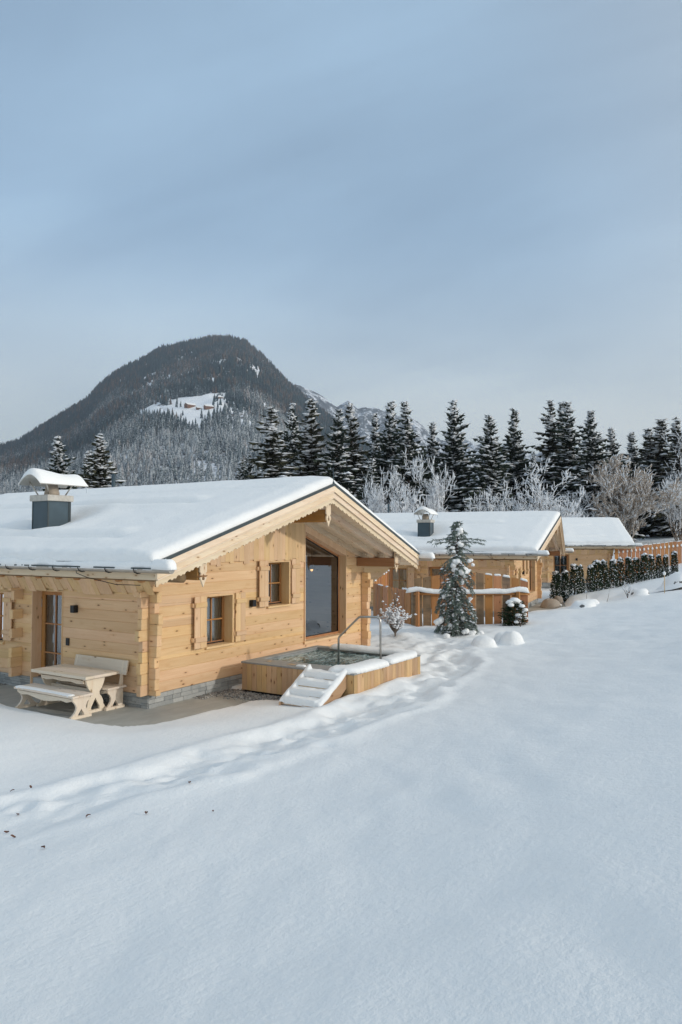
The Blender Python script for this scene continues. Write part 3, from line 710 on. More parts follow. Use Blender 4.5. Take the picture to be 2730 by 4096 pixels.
    for sx in (-1, 1):
        for sy in (-1, 1):
            mb = MB(87); mb.tube([(.75 + sx * .24, 4.435 + sy * .22, 4.79), (.75 + sx * .42, 4.435 + sy * .34, 5.14)], .018, 5); mb.build('strut', M['tin'], ch)
    for (x, y, l) in ((hx0 + .02, hy1 - .01, .2), (hx1 - .02, hy0, .19), (hx0 + .02, hy0 + .02, .06), (hx1 - .4, hy0, .05)):
        mb = MB(88); mb.tube([(x, y, 5.06), (x, y, 5.06 - l * .5), (x, y, 5.06 - l)], [.012, .007, .001], 5); mb.build('icicle', M['ice'], ch)
    mb = MB(89); mb.tube([(6.0, 8.29, 4.4), (6.0, 8.29, 5.95)], .065, 10); mb.tube([(6.0, 8.29, 4.6), (6.0, 8.29, 4.86), (6.0, 8.29, 4.9)], [.19, .19, .07], 12); mb.build('vent_pipe', M['metal'], root)
    mb = MB(90); mb.tube([(RX, -1.87, 5.08), (RX, -1.87, 5.13)], .03, 6); mb.tube([(RX, -1.87, 5.1), (RX - .02, -1.87, 5.48)], .008, 5); mb.build('lightning_rod', M['metal'], root)
    # --- windows, shutters, door
    make_window(root, 0, 0, 1.795, 2.705, 1.115, 2.285, .28, (-.02, 0)); make_window(root, 0, 0, 4.125, 5.045, 1.90, 3.045, .28, (-.02, 0))
    make_window(root, 1, 0, 5.235, 6.165, 1.055, 2.295, .2)
    shutter(root, 0, 0, 1.30, 1.675, 1.12, 2.33); shutter(root, 0, 0, 2.80, 3.17, 1.12, 2.33, .05); shutter(root, 0, 0, 3.665, 4.03, 1.905, 3.11); shutter(root, 0, 0, 5.14, 5.50, 1.90, 3.12, .05)
    shutter(root, 1, 0, 4.80, 5.13, 1.12, 2.34)
    # tall gable window with sloping head
    xa, xb, zb = 5.8, 7.98, .79; hd_ = lambda x: RZ - SL * abs(x - RX) - .58; g0 = .26
    mb = MB(101)
    mb.box(xa - .035, xa, -.035, .33, zb, 3.98); mb.box(xb, xb + .04, -.012, .33, zb, 3.34)
    mb.hexa([(xa, -.02, hd_(xa) - .16), (xb, -.02, hd_(xb) - .16), (xb, .33, hd_(xb) - .16), (xa, .33, hd_(xa) - .16), (xa, -.02, hd_(xa) + .2), (xb, -.02, hd_(xb) + .2), (xb, .33, hd_(xb) + .2), (xa, .33, hd_(xa) + .2)])
    pw = mb.build('picture_window', M['board_z'], root)
    f = MB(102); ht = lambda x: hd_(x) - .16
    f.box(xa, xa + .06, g0 - .03, g0 + .04, zb, ht(xa) - .03); f.box(xb - .06, xb, g0 - .03, g0 + .04, zb, ht(xb) - .01); f.box(xa + .06, xb - .06, g0 - .03, g0 + .04, zb, zb + .06)
    f.hexa([(xa + .06, g0 - .03, ht(xa + .06) - .06), (xb - .06, g0 - .03, ht(xb - .06) - .06), (xb - .06, g0 + .04, ht(xb - .06) - .06), (xa + .06, g0 + .04, ht(xa + .06) - .06), (xa + .06, g0 - .03, ht(xa + .06)), (xb - .06, g0 - .03, ht(xb - .06)), (xb - .06, g0 + .04, ht(xb - .06)), (xa + .06, g0 + .04, ht(xa + .06))])
    f.build('frame', M['larch_z'], pw)
    g = MB(103); g.add([(xa + .05, g0, zb + .05), (xb - .05, g0, zb + .05), (xb - .05, g0, ht(xb - .05) - .04), (xa + .05, g0, ht(xa + .05) - .04)], [(0, 1, 2, 3)]); g.build('pane', M['glass'], pw)
    g = MB(104)
    t = .018
    for (a, b_) in (((xa + .06, zb + .06), (xb - .06, zb + .06)), ((xb - .06, zb + .06), (xb - .06, ht(xb) - .07)), ((xa + .06, zb + .06), (xa + .06, ht(xa) - .07)), ((xa + .06, ht(xa) - .075), (xb - .06, ht(xb) - .075))):
        g.tube([(a[0], g0 - .008, a[1]), (b_[0], g0 - .008, b_[1])], t, 4)
    g.build('gasket', M['black'], pw)
    s = MB(105); s.box(xa - .07, xb + .02, -.06, .33, zb - .075, zb, bev=.006); s.build('sill', M['board_x'], pw)
    c = MB(107); c.tube([(7.3, .8, 2.8), (7.3, .8, 3.4)], .012, 5); c.build('lamp_cord', M['black'], root); c = MB(109); c.tube([(7.3, .8, 2.93), (7.3, .8, 2.90), (7.3, .8, 2.76)], [.02, .05, .13], 14, cap=False); c.build('lamp_shade', M['inside'], root)
    c = MB(108); c.blob((7.3, .8, 2.74), .04, .04, .045, 12, 8, 0); c.build('lamp_bulb', M['lampglow'], root)
    # door in its recess
    dx = .27; mb = MB(111); mb.box(0.001, .32, 4.1, 4.14, .10, 2.44, bev=.004); mb.box(-.012, .32, 2.91, 2.95, .02, 2.44, bev=.004); mb.box(0.0, .32, 2.95, 4.1, 2.40, 2.44); mb.build('door_lining', M['board_z'], root)
    d = MB(112); y0, y1, z0, z1 = 2.955, 4.095, .03, 2.395
    d.box(dx, dx + .06, y0, y0 + .12, z0, z1, bev=.004); d.box(dx, dx + .06, y1 - .12, y1, z0, z1, bev=.004); d.box(dx, dx + .06, y0 + .12, y1 - .12, z1 - .11, z1, bev=.004); d.box(dx, dx + .06, y0 + .12, y1 - .12, z0, z0 + .13, bev=.004)
    dr = d.build('door', M['larch_z'], root)
    d = MB(113); ym = 3.56; d.box(dx + .006, dx + .05, ym - .018, ym + .018, z0 + .13, z1 - .11)
    for i in (1, 2): z = z0 + .13 + (z1 - .24 - z0) * i / 3; d.box(dx + .009, dx + .048, y0 + .12, y1 - .12, z - .016, z + .016)
    d.build('glazing_bar', M['larch_z'], dr)
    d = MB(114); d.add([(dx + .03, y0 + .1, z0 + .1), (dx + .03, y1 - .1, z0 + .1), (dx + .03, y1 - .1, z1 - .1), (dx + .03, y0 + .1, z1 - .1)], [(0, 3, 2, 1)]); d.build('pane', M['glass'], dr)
    for z in (.9, 1.98): d = MB(115); d.box(dx - .02, dx + .012, 4.082, 4.098, z, z + .2); d.build('hinge', M['chrome'], dr)
    d = MB(116); d.grid(lambda u, v: (dx + .12 + .02 * math.sin(u * 30), 3.62 + .4 * u, .1 + 2.3 * v), 30, 1); d.build('curtain', M['curtain'], dr)
    mb = MB(121); mb.box(3.37, 3.50, -.125, -.001, 1.945, 2.115, bev=.004); mb.build('wall_light', M['black'], root)
    mb = MB(122); mb.box(-.125, -.001, 2.36, 2.49, 1.945, 2.115, bev=.004); mb.build('wall_light', M['black'], root)
    mb = MB(123); mb.box(-.03, -.001, 2.65, 2.76, 1.16, 1.33, bev=.004); mb.build('key_box', M['black'], root)
    return root
# ------------------------------------------------------------------ ground sheet, paving, gravel
def gh(x, y): return float(ground_h(np.array([float(x)]), np.array([float(y)]))[0])
def axis_pts(lo, a, b, step, hi, grow=1.09, far=4000):
    mid = list(np.arange(a, b + 1e-6, step)); up = []; s = step; v = b
    while v < hi: s = min(s * grow, 160); v += s; up.append(v)
    dn = []; s = step; v = a
    while v > lo: s = min(s * grow, 160); v -= s; dn.append(v)
    return np.array(dn[::-1] + mid + up)
def build_ground():
    xs = axis_pts(-400, -9.5, 13.5, .075, 4500, 1.035); ys = axis_pts(-700, -9.0, 2.0, .075, 4500, 1.035)
    X, Y = np.meshgrid(xs, ys); Z = ground_h(X, Y); ny, nx = X.shape; I = np.arange(nx * ny).reshape(ny, nx)
    V = np.stack([X, Y, Z], -1).reshape(-1, 3); F = np.stack([I[:-1, :-1], I[:-1, 1:], I[1:, 1:], I[1:, :-1]], -1).reshape(-1, 4)
    tag(np_mesh('snowy_ground', V, F, M['snow']), kind='structure')
build_ground()
mb = MB(1); pp = [(-2.3, 9.4), (-2.3, -1.6), (-1.2, -2.0), (1.2, -2.0), (1.95, -2.0), (1.95, .03), (.03, .03), (.03, 9.4)]
mb.prism(pp, lambda u, v, w: (u, v, w), -.3, 0.0); tag(mb.build('paving', M['paving']), kind='structure')
mb = MB(2); mb.prism([(-1.9, -.9), (9.6, -.9), (9.6, -2.6), (4, -3.0), (1, -2.8), (-1.9, -1.6)][::-1], lambda u, v, w: (CAB2[0] + u * math.cos(CAB2[3]) - v * math.sin(CAB2[3]), CAB2[1] + u * math.sin(CAB2[3]) + v * math.cos(CAB2[3]), w), -.3, CAB2[2] + .02)
mb.prism([(-1.9, 0.02), (9.6, 0.02), (9.6, -.9), (-1.9, -.9)][::-1], lambda u, v, w: (CAB2[0] + u * math.cos(CAB2[3]) - v * math.sin(CAB2[3]), CAB2[1] + u * math.sin(CAB2[3]) + v * math.cos(CAB2[3]), w), -.3, CAB2[2] + .02)
tag(mb.build('paving', M['paving']), kind='structure')
mb = MB(3); q = random.Random(4)
mb.box(1.953, 2.70, -3.6, .02, -.2, -.012)
for k in range(2600):
    if k < 2100: x = q.uniform(1.9, 2.75) - .35 * max(0, q.gauss(0, .35)); y = q.uniform(-3.5, -.02)
    else: x = q.uniform(-.55, -.02); y = q.uniform(5.0, 8.6)
    if k < 2100 and y > -.35: x = q.uniform(1.35, 2.6)
    s = q.uniform(.014, .034); mb.blob((x, y, s * .5), s, s * q.uniform(.6, 1), s * .65, 5, 3, .2, rot=q.uniform(0, 3))
tag(mb.build('gravel', M['pebble'], norm=False), 'strip of loose grey pebbles between the paving and the hot tub', 'gravel', kind='stuff')
# ------------------------------------------------------------------ cabins
cabin = build_cabin()
c2 = copy_tree(cabin); c2.location = CAB2[:3]; c2.rotation_euler.z = CAB2[3]; c2['label'] = 'middle log cabin behind the curved board fence and the snowy cedar'
c3 = copy_tree(cabin); c3.location = CAB3[:3]; c3.rotation_euler.z = CAB3[3]; c3['label'] = 'farthest log cabin, only its snowy roof and side wall showing behind the hedge'
# ------------------------------------------------------------------ hot tub
TX0, TX1, TY0, TY1, TZ = 2.46, 5.62, -3.68, -.56, .74
tub = thing('hot_tub', 'square timber clad hot tub full of bubbling water with snow on its rim', 'hot tub', ((TX0 + TX1) / 2, (TY0 + TY1) / 2, 0))
TI = Matrix.Translation(-Vector(tub.location))
def tb(mb, name, mat, parent=tub):
    if parent is tub: mb.v = [tuple(TI @ Vector(v)) for v in mb.v]
    return mb.build(name, M[mat], parent)
def planks(axis, a0, a1, f, z0, z1, n, out, seed):
    m = MB(seed); w = (a1 - a0) / n
    for i in range(n):
        a, b = a0 + w * i + .0025, a0 + w * (i + 1) - .0025
        lo, hi = sorted((f, f + out * .024))
        if axis == 0: m.box(a, b, lo, hi, z0, z1, bev=.004)
        else: m.box(lo, hi, a, b, z0, z1, bev=.004)
    return m
tb(planks(0, TX0 - .024, TX1 + .024, TY0, -.25, .70, 22, -1, 1), 'side_panel', 'tub_z'); tb(planks(1, TY0, TY1, TX0, .075, .70, 21, -1, 2), 'side_panel', 'tub_z')
tb(planks(1, TY0, TY1, TX1, -.15, .70, 21, 1, 3), 'side_panel', 'tub_z'); tb(planks(0, TX0, TX1, TY1, .05, .70, 22, 1, 4), 'side_panel', 'tub_z')
m = MB(5); m.box(TX0 + .03, TX1 - .03, TY0 + .03, TY0 + .06, -.25, .69); m.box(TX0 + .03, TX1 - .03, TY1 - .06, TY1 - .03, -.1, .69); m.box(TX0 + .03, TX0 + .06, TY0 + .06, TY1 - .06, -.1, .69); m.box(TX1 - .06, TX1 - .03, TY0 + .06, TY1 - .06, -.2, .69)
m.box(TX0 + .06, TX1 - .06, TY0 + .06, TY1 - .06, -.1, .3); tb(m, 'base', 'dark')
WX0, WX1, WY0, WY1 = 3.02, 5.40, -3.36, -.72
m = MB(6); m.box(TX0 - .03, WX0, TY0 - .03, TY1 + .03, .702, TZ, bev=.004); m.box(WX1, TX1 + .03, TY0 - .03, TY1 + .03, .702, TZ, bev=.004); m.box(WX0, WX1, TY0 - .03, WY0, .702, TZ, bev=.004); m.box(WX0, WX1, WY1, TY1 + .03, .702, TZ, bev=.004)
tb(m, 'rim', 'rim')
m = MB(7); m.box(2.62, 2.76, -1.95, -1.75, TZ + .001, TZ + .008, bev=.003); m.box(2.70, 2.84, -1.2, -1.08, TZ + .001, TZ + .008); tb(m, 'control_plate', 'steel')
m = MB(8); m.box(WX0, WX0 + .012, WY0, WY1, .45, .70); m.box(WX1 - .012, WX1, WY0, WY1, .45, .70); m.box(WX0 + .012, WX1 - .012, WY0, WY0 + .012, .45, .70); m.box(WX0 + .012, WX1 - .012, WY1 - .012, WY1, .45, .70); tb(m, 'inner_wall', 'rim')
xs = np.linspace(WX0 + .013, WX1 - .013, 120); ys = np.linspace(WY0 + .013, WY1 - .013, 130); X, Y = np.meshgrid(xs, ys)
Zw = .665 + .030 * fbm(X * 3.2, Y * 6.5, 71, 4) + .012 * fbm(X * 12, Y * 16, 75, 2); I = np.arange(X.size).reshape(X.shape)
np_mesh('water', np.stack([X - tub.location.x, Y - tub.location.y, Zw], -1).reshape(-1, 3), np.stack([I[:-1, :-1], I[:-1, 1:], I[1:, 1:], I[1:, :-1]], -1).reshape(-1, 4), M['water'], tub)
m = MB(9)
loaf(m, [(2.52, -3.02, TZ), (2.62, -3.48, TZ), (3.2, -3.53, TZ), (3.98, -3.53, TZ)], .25, .125, 11, taper=.2, noise=.12)
loaf(m, [(4.06, -3.55, TZ), (4.8, -3.54, TZ), (5.5, -3.5, TZ), (5.50, -3.0, TZ), (5.52, -2.2, TZ), (5.54, -1.1, TZ)], .21, .115, 12, taper=.2, noise=.12)
loaf(m, [(2.58, -2.05, TZ), (2.62, -2.3, TZ)], .06, .04, 13, taper=.06)
tb(m, 'rim_snow', 'rsnow')
m = MB(10); pth = [(3.92, -2.35, .52), (3.92, -2.35, 1.24), (3.925, -2.37, 1.29), (3.95, -2.86, 1.745), (3.955, -2.91, 1.785), (3.96, -2.97, 1.80), (4.02, -3.36, 1.81), (4.03, -3.42, 1.79), (4.035, -3.45, 1.74), (4.035, -3.46, 1.66), (4.035, -3.46, .74)]
m.tube(pth, .026, 10); tb(m, 'handrail', 'steel')
# ------------------------------------------------------------------ steps up to the tub
SX, SYA, SYB = 1.34, -3.52, -2.50
st = thing('wooden_steps', 'four short wooden steps buried in snow leading up to the tub', 'steps', (1.9, -3.05, 0))
SI = Matrix.Translation(-Vector(st.location))
def sb(mb, name, mat):
    mb.v = [tuple(SI @ Vector(v)) for v in mb.v]; return mb.build(name, M[mat], st)
for y in (SYA, SYB - .04):
    m = MB(int(y * 9)); m.prism([(SX, 0), (SX + .42, 0), (2.425, .42), (2.425, .70), (2.33, .70), (SX, .20)], lambda u, v, w: (u, w, v), y, y + .04); sb(m, 'stringer', 'tub_x')
tr = []
for k in range(4):
    z = .19 + .143 * k; x = SX + .03 + .262 * k; tr.append((x, z)); m = MB(k); m.box(x, x + .25, SYA + .042, SYB - .042, z - .028, z, bev=.003); sb(m, 'tread', 'tub_y')
m = MB(77)
def step_snow(u, v):
    # u across (y), v up the flight: a rounded pillow on each tread, its nose hanging over the board edge
    y = SYA - .03 + (SYB - SYA + .06) * u; s = v * 4.0; k = min(3, int(s)); f = s - k
    x = SX + .02 + .262 * (k + f); base = .19 + .143 * k
    e = min(u, 1 - u) * (SYB - SYA); side = math.sqrt(max(0, 1 - (1 - min(1, e / .10)) ** 2))
    wob = .03 * float(vnoise(y * 4 + k * 7, k * 3.0, 2))
    t = min(1, max(0, (f - .06 - wob * .6) / .30)); nose = math.sqrt(max(0, 1 - (1 - t) ** 2))
    centre = base - .045 if f < .06 + wob * .6 else base + .014 + .125 * nose + .02 * float(vnoise(y * 3 + k * 5, x * 2, 8))
    ramp = .19 + .143 * (s - .30) + .13
    w = 1 - min(1, max(0, (e - .09) / .06)); w = w * w * (3 - 2 * w)
    top = centre * (1 - w) + ramp * w
    n = .03 * float(vnoise(x * 5 + 9, y * 5, 4)) + .010 * float(vnoise(x * 17, y * 17, 6)); low = ramp - .085
    end = math.sqrt(max(0, 1 - (1 - min(1, v / .05)) ** 2))
    xx = x - (.045 * nose * (1 - w) if t > 0 and f < .5 else 0)
    return (xx + .02 * n, y + .02 * float(vnoise(x * 6, u * 2, 9)), low + (top - low) * (.10 + .90 * side) * (.2 + .8 * end) + n)
m.grid(step_snow, 50, 200); m.grid(lambda u, v: (step_snow(u, v)[0] + .05, SYA + .01 + (SYB - SYA - .02) * u, .19 + .143 * (v * 4 - .35) + .0), 8, 12)
for e in (0, 1):
    m.grid(lambda u, v: (step_snow(e, u)[0] + .05 * (1 - v), step_snow(e, u)[1] + (.04 if e == 0 else -.04) * (1 - v), (.19 + .143 * (u * 4 - .35)) * (1 - v) + step_snow(e, u)[2] * v), 60, 1)
sb(m, 'step_snow', 'rsnow')
# ------------------------------------------------------------------ picnic furniture by the door
def panel_leg(kind):
    if kind == 'table': out = [(.24, .70), (.225, .62), (.17, .50), (.105, .42), (.11, .36), (.16, .30), (.20, .22), (.205, .15), (.24, .10), (.27, .07), (.27, 0)]; arch = (.30, .11)
    else: out = [(.19, .43), (.185, .37), (.13, .31), (.10, .24), (.105, .18), (.14, .12), (.19, .07), (.21, .055), (.21, 0)]; arch = (.19, .065)
    L = [(-x, z) for x, z in out]
    ah, aw = arch; hole = [(-aw, .055), (-aw * .98, .055 + (ah - .055) * .25), (-aw * .5, .055 + (ah - .055) * .6), (0, ah), (aw * .5, .055 + (ah - .055) * .6), (aw * .98, .055 + (ah - .055) * .25), (aw, .055)]
    foot = [(-out[-1][0], 0), (out[-1][0], 0), (out[-1][0], .055), (-out[-1][0], .055)]
    body = L[:-1] + [(-out[-1][0] + .02, .056)] + [(x, max(z, .056)) for x, z in hole] + [(out[-1][0] - .02, .056)] + out[:-1][::-1]
    return body, foot
def table_set():
    t = thing('picnic_table', 'pale spruce picnic table with cut-out trestle legs standing between two benches', 'table', (-.72, 1.52, 0), R0.uniform(-.005, .005))
    m = MB(1)
    for i in range(4): m.box(-.435 + .2175 * i, -.435 + .2175 * (i + 1) - .0012, -.92, .92, .735, .795, bev=.005)
    m.build('table_top', M['furn_y'], t)
    for y in (-.78, .70):
        body, foot = panel_leg('table'); m = MB(2); m.prism(body, lambda u, v, w: (u - .07, w, v), y, y + .05); m.prism([(u * 1.25, v) for u, v in foot], lambda u, v, w: (u - .07, w, v), y - .012, y + .062)
        m.box(-.36, .34, y - .008, y + .058, .695, .734, bev=.006); m.build('leg', M['furn_z'], t)
    m = MB(3); m.box(-.09, -.05, -.729, .699, .34, .47, bev=.004); m.build('stretcher', M['furn_y'], t)
    m = MB(4); m.prism([(-.72, .62), (-.70, .68), (-.5, .69), (.5, .69), (.70, .68), (.70, .62), (.5, .60), (.3, .63), (0, .61), (-.3, .63), (-.5, .60)], lambda u, v, w: (w, u, v), -.33, -.30); m.build('apron', M['furn_y'], t)
def bench(back):
    if back: t = thing('wooden_bench', 'pale spruce bench with a high plank back against the cabin wall', 'bench', (-.36, 1.42, 0)); L = .86
    else: t = thing('wooden_bench', 'backless pale spruce bench with a strip of snow along its seat', 'bench', (-1.30, 1.47, 0), -.01); L = 1.0
    m = MB(11); w = .255
    for i in range(2): m.box(-w + w * i, -w + w * (i + 1) - .0012, -L, L, .432, .475, bev=.005)
    m.build('seat', M['furn_y'], t)
    for y in (-L + .06, L - .115):
        body, foot = panel_leg('bench'); m = MB(12); m.prism(body, lambda u, v, w_: (u * 1.12 + (.0 if not back else .0), w_, v), y, y + .05); m.prism([(u * 1.18, v) for u, v in foot], lambda u, v, w_: (u, w_, v), y - .012, y + .062)
        if back: m.prism([(.12, .0), (.255, 0), (.255, .35), (.25, .7), (.315, .98), (.27, .98), (.2, .7), (.16, .476), (.12, .476)], lambda u, v, w_: (u, w_ , v), y + .0505, y + .09)
        m.build('leg', M['furn_z'], t)
    m = MB(13); m.prism([(-L + .115, .41), (L - .12, .41), (L - .12, .36), (L - .25, .33), (L - .45, .35), (.2, .30), (0, .285), (-.2, .30), (-L + .45, .35), (-L + .25, .33), (-L + .115, .36)], lambda u, v, w_: (w_, u, v), -.215, -.185); m.build('apron', M['furn_y'], t)
    if back:
        m = MB(14); m.hexa([(.205, -L - .02, .70), (.235, -L - .02, .69), (.235, L + .02, .69), (.205, L + .02, .70), (.275, -L - .02, 1.0), (.305, -L - .02, .99), (.305, L + .02, .99), (.275, L + .02, 1.0)]); m.build('backrest', M['furn_y'], t)
    else:
        m = MB(15); loaf(m, [(-.18, -L + .1, .473), (-.17, 0, .473), (-.18, L - .02, .473)], .075, .028, 4, taper=.06, noise=.1); m.build('seat_snow', M['rsnow'], t)
table_set(); bench(True); bench(False)
# ------------------------------------------------------------------ fences
def along(P, Q, n):
    return [((P[0] + (Q[0] - P[0]) * (i + .5) / n), (P[1] + (Q[1] - P[1]) * (i + .5) / n)) for i in range(n)]
def fence(label, sections, seed, snowrail=True, group=None, loc=None):
    """sections: (P, Q, n boards, top height function(t), rail height, base z or None)"""
    q = random.Random(seed); o = sections[0][0]; t = thing('board_fence', label, 'fence', (o[0], o[1], gh(*o)), group=group); org = Vector(t.location)
    for (P, Q, n, topf, railz, opt) in sections:
        d = Vector((Q[0] - P[0], Q[1] - P[1], 0)); L = d.length; d.normalize(); nrm = Vector((d.y, -d.x, 0)); w = L / n
        if nrm.dot(Vector((-11, -12, 0)) - Vector((P[0], P[1], 0))) < 0: nrm = -nrm
        for i, (x, y) in enumerate(along(P, Q, n)):
            tt = (i + .5) / n; g = gh(x, y) - .12; hw = w * .5 * q.uniform(.84, .97) * (1 if opt.get('full') else .96); zt0, zt1 = topf(tt - .4 / n) + q.uniform(-.02, .02), topf(tt + .4 / n) + q.uniform(-.02, .02)
            m = MB(seed * 100 + i); c = Vector((x, y, 0)) - org; c.z = 0; N = 8; vs = []; lz = opt.get('gap', .0)
            # waney edges: the sides wander like the edge of a sawn slab
            for dep in (0.0, -.035):
                for s_ in (-1, 1):
                    for k in range(N + 1):
                        f = k / N; zz = (g + lz) * (1 - f) + (zt0 if s_ < 0 else zt1) * f - org.z; ww = hw * (1 + .09 * float(vnoise(f * 3 + i * 7.7, s_ * 5.0, seed)))
                        p = c + d * (s_ * ww) + nrm * (dep + (.012 if i % 2 else 0)); vs.append((p.x, p.y, zz))
            K = N + 1; fs = []
            for k in range(N):
                fs += [(k, K + k, K + k + 1, k + 1), (2 * K + k, 2 * K + k + 1, 3 * K + k + 1, 3 * K + k), (k, k + 1, 2 * K + k + 1, 2 * K + k), (K + k, 3 * K + k, 3 * K + k + 1, K + k + 1)]
            fs += [(N, K + N, 3 * K + N, 2 * K + N), (0, 2 * K, 3 * K, K)]
            m.add(vs, fs); bo = m.build('board', M['fence_z' if q.random() < opt.get('fresh', .7) else 'weath_z'], t)
            if q.random() < opt.get('cap', .5):
                m = MB(seed * 7 + i); zt_ = (zt0 + zt1) / 2 - org.z; a = c - d * hw * .95 - nrm * .017; b = c + d * hw * .95 - nrm * .017
                loaf(m, [(a.x, a.y, zt0 - org.z - .004), (b.x, b.y, zt1 - org.z - .004)], .03, q.uniform(.03, .07), i, n=6, taper=.04); m.build('snow_cap', M['rsnow'], bo)
        for rz_ in railz:
            m = MB(seed + 1); pts = []
            for k in range(7):
                x, y = P[0] + (Q[0] - P[0]) * k / 6, P[1] + (Q[1] - P[1]) * k / 6; p = Vector((x, y, 0)) - org + nrm * (.045 if not opt.get('backrail') else -.075); pts.append((p.x, p.y, (rz_(k / 6) if callable(rz_) else rz_) - org.z))
            m.tube(pts, .055, 8); m.build('rail', M['fence_x'], t)
        for f in opt.get('posts', ()):
            x, y = P[0] + (Q[0] - P[0]) * f, P[1] + (Q[1] - P[1]) * f; p = Vector((x, y, 0)) - org + nrm * .15; m = MB(seed + int(f * 9)); m.box(p.x - .06, p.x + .06, p.y - .06, p.y + .06, -.25, opt['posth'] - org.z, bev=.008); m.build('post', M['fence_z'], t)
        if opt.get('snow'):
            m = MB(3); pts = []
            for (f, z) in opt['snow']:
                x, y = P[0] + (Q[0] - P[0]) * f, P[1] + (Q[1] - P[1]) * f; p = Vector((x, y, 0)) - org + nrm * .075; pts.append((p.x, p.y, z - org.z))
            loaf(m, pts, .095, .165, seed, taper=.12, noise=.16); m.build('rail_snow', M['rsnow'], t)
        if opt.get('dots'):
            for k in range(n):
                f = (k + 1) / n; x, y = P[0] + (Q[0] - P[0]) * f, P[1] + (Q[1] - P[1]) * f; p = Vector((x, y, 0)) - org + nrm * .01
                m = MB(k); m.blob((p.x, p.y, opt['dots'](f) - org.z), .075, .075, .10, 8, 6, .12); m.build('snow_clump', M['rsnow'], t)
    return t
FA, FB = (14.55, 1.0), (16.95, -2.78)
fence('curved top board fence with a snow covered rail behind the cedar', [
    (FA, FB, 13, lambda t: 2.02 + .36 * math.sin(math.pi * (t * .86 + .10)), [1.57], dict(posts=(.03, .90), posth=1.66, snow=[(-.07, 1.62), (.03, 1.70), (.10, 1.64), (.18, 1.60), (.8, 1.6), (.86, 1.66), (.92, 1.68), (1.0, 1.62)], fresh=.7, gap=.05)),
    (FA, (17.6, 4.6), 15, lambda t: 1.72 - .05 * math.sin(math.pi * t), [1.5, .6], dict(fresh=.9, gap=.12, cap=.35, backrail=True)),
    ((17.7, 4.6), (21.3, 5.6), 16, lambda t: 1.75 + .55 * t, [1.5], dict(fresh=.9, gap=.1, cap=.2, backrail=True))], 5)
fence('reddish board fence with snow dots between its boards, running uphill at far right', [
    ((45.3, .1), (50.9, -7.6), 30, lambda t: 3.12 + 1.0 * t, [lambda t: 2.72 + 1.0 * t], dict(fresh=1, cap=.75, backrail=True, dots=lambda t: 2.80 + 1.0 * t)), ], 9)
# ------------------------------------------------------------------ foliage collectors (triangles in numpy)
class Leafs:
    def __init__(s): s.V = []; s.r = []
    def tri(s, a, b, c, r): s.V += [a, b, c]; s.r.append(r)
    def build(s, name, mat, parent):
        V = np.array([tuple(v) for v in s.V], np.float32); return np_mesh(name, V, np.arange(len(V)).reshape(-1, 3), mat, parent, s.r, False)
OCT_V = np.array([(1, 0, 0), (.5, .87, 0), (-.5, .87, 0), (-1, 0, 0), (-.5, -.87, 0), (.5, -.87, 0), (0, 0, 1), (0, 0, -.6)], float)
OCT_F = np.array([(i, (i + 1) % 6, 6) for i in range(6)] + [((i + 1) % 6, i, 7) for i in range(6)])
class Clumps:
    """many small rounded lumps of snow in one mesh"""
    def __init__(s): s.V = []; s.F = []; s.n = 0
    def add(s, c, rx, ry, rz, yaw, pitch=0.0, q=None):
        v = OCT_V * np.array([rx, ry, rz])
        if q is not None: v = v * (1 + np.array([q.uniform(-.22, .22) for _ in range(8)]))[:, None]
        if pitch: cp, sp = math.cos(pitch), math.sin(pitch); v = np.stack([v[:, 0] * cp - v[:, 2] * sp, v[:, 1], v[:, 0] * sp + v[:, 2] * cp], -1)
        cy, sy = math.cos(yaw), math.sin(yaw); v = np.stack([v[:, 0] * cy - v[:, 1] * sy, v[:, 0] * sy + v[:, 1] * cy, v[:, 2]], -1)
        s.V.append(v + np.array(c)); s.F.append(OCT_F + s.n); s.n += 8
    def build(s, name, mat, parent): return np_mesh(name, np.vstack(s.V), np.vstack(s.F), mat, parent, None, True)
def grow(mb, p, d, L, r, depth, q, spread=.55, up=.1, tips=None, n=5, kids=(2, 4), segs=3):
    """recursive branching of bare wood; tips collects (point, direction) along the twigs"""
    path = [Vector(p)]; rad = [r]; d = Vector(d).normalized()
    for i in range(segs):
        d = (d + Vector((q.uniform(-.18, .18), q.uniform(-.18, .18), q.uniform(-.08, .12) + up * .3))).normalized(); path.append(path[-1] + d * (L / segs)); rad.append(r * (1 - .5 * (i + 1) / segs))
        if tips is not None: tips.append((path[-1].copy(), d.copy(), rad[-1], depth))
    mb.tube(path, rad, max(3, n), cap=False)
    if depth > 0:
        for k in range(q.randint(*kids)):
            i = q.randint(1, segs); a = q.uniform(0, 2 * math.pi); o = d.orthogonal().normalized(); o2 = d.cross(o)
            nd = d * (1 - spread * .5) + (o * math.cos(a) + o2 * math.sin(a)) * spread * q.uniform(.7, 1.2) + Vector((0, 0, up))
            grow(mb, path[i], nd, L * q.uniform(.55, .8), rad[i] * .68, depth - 1, q, spread, up, tips, n - 1, kids, segs)
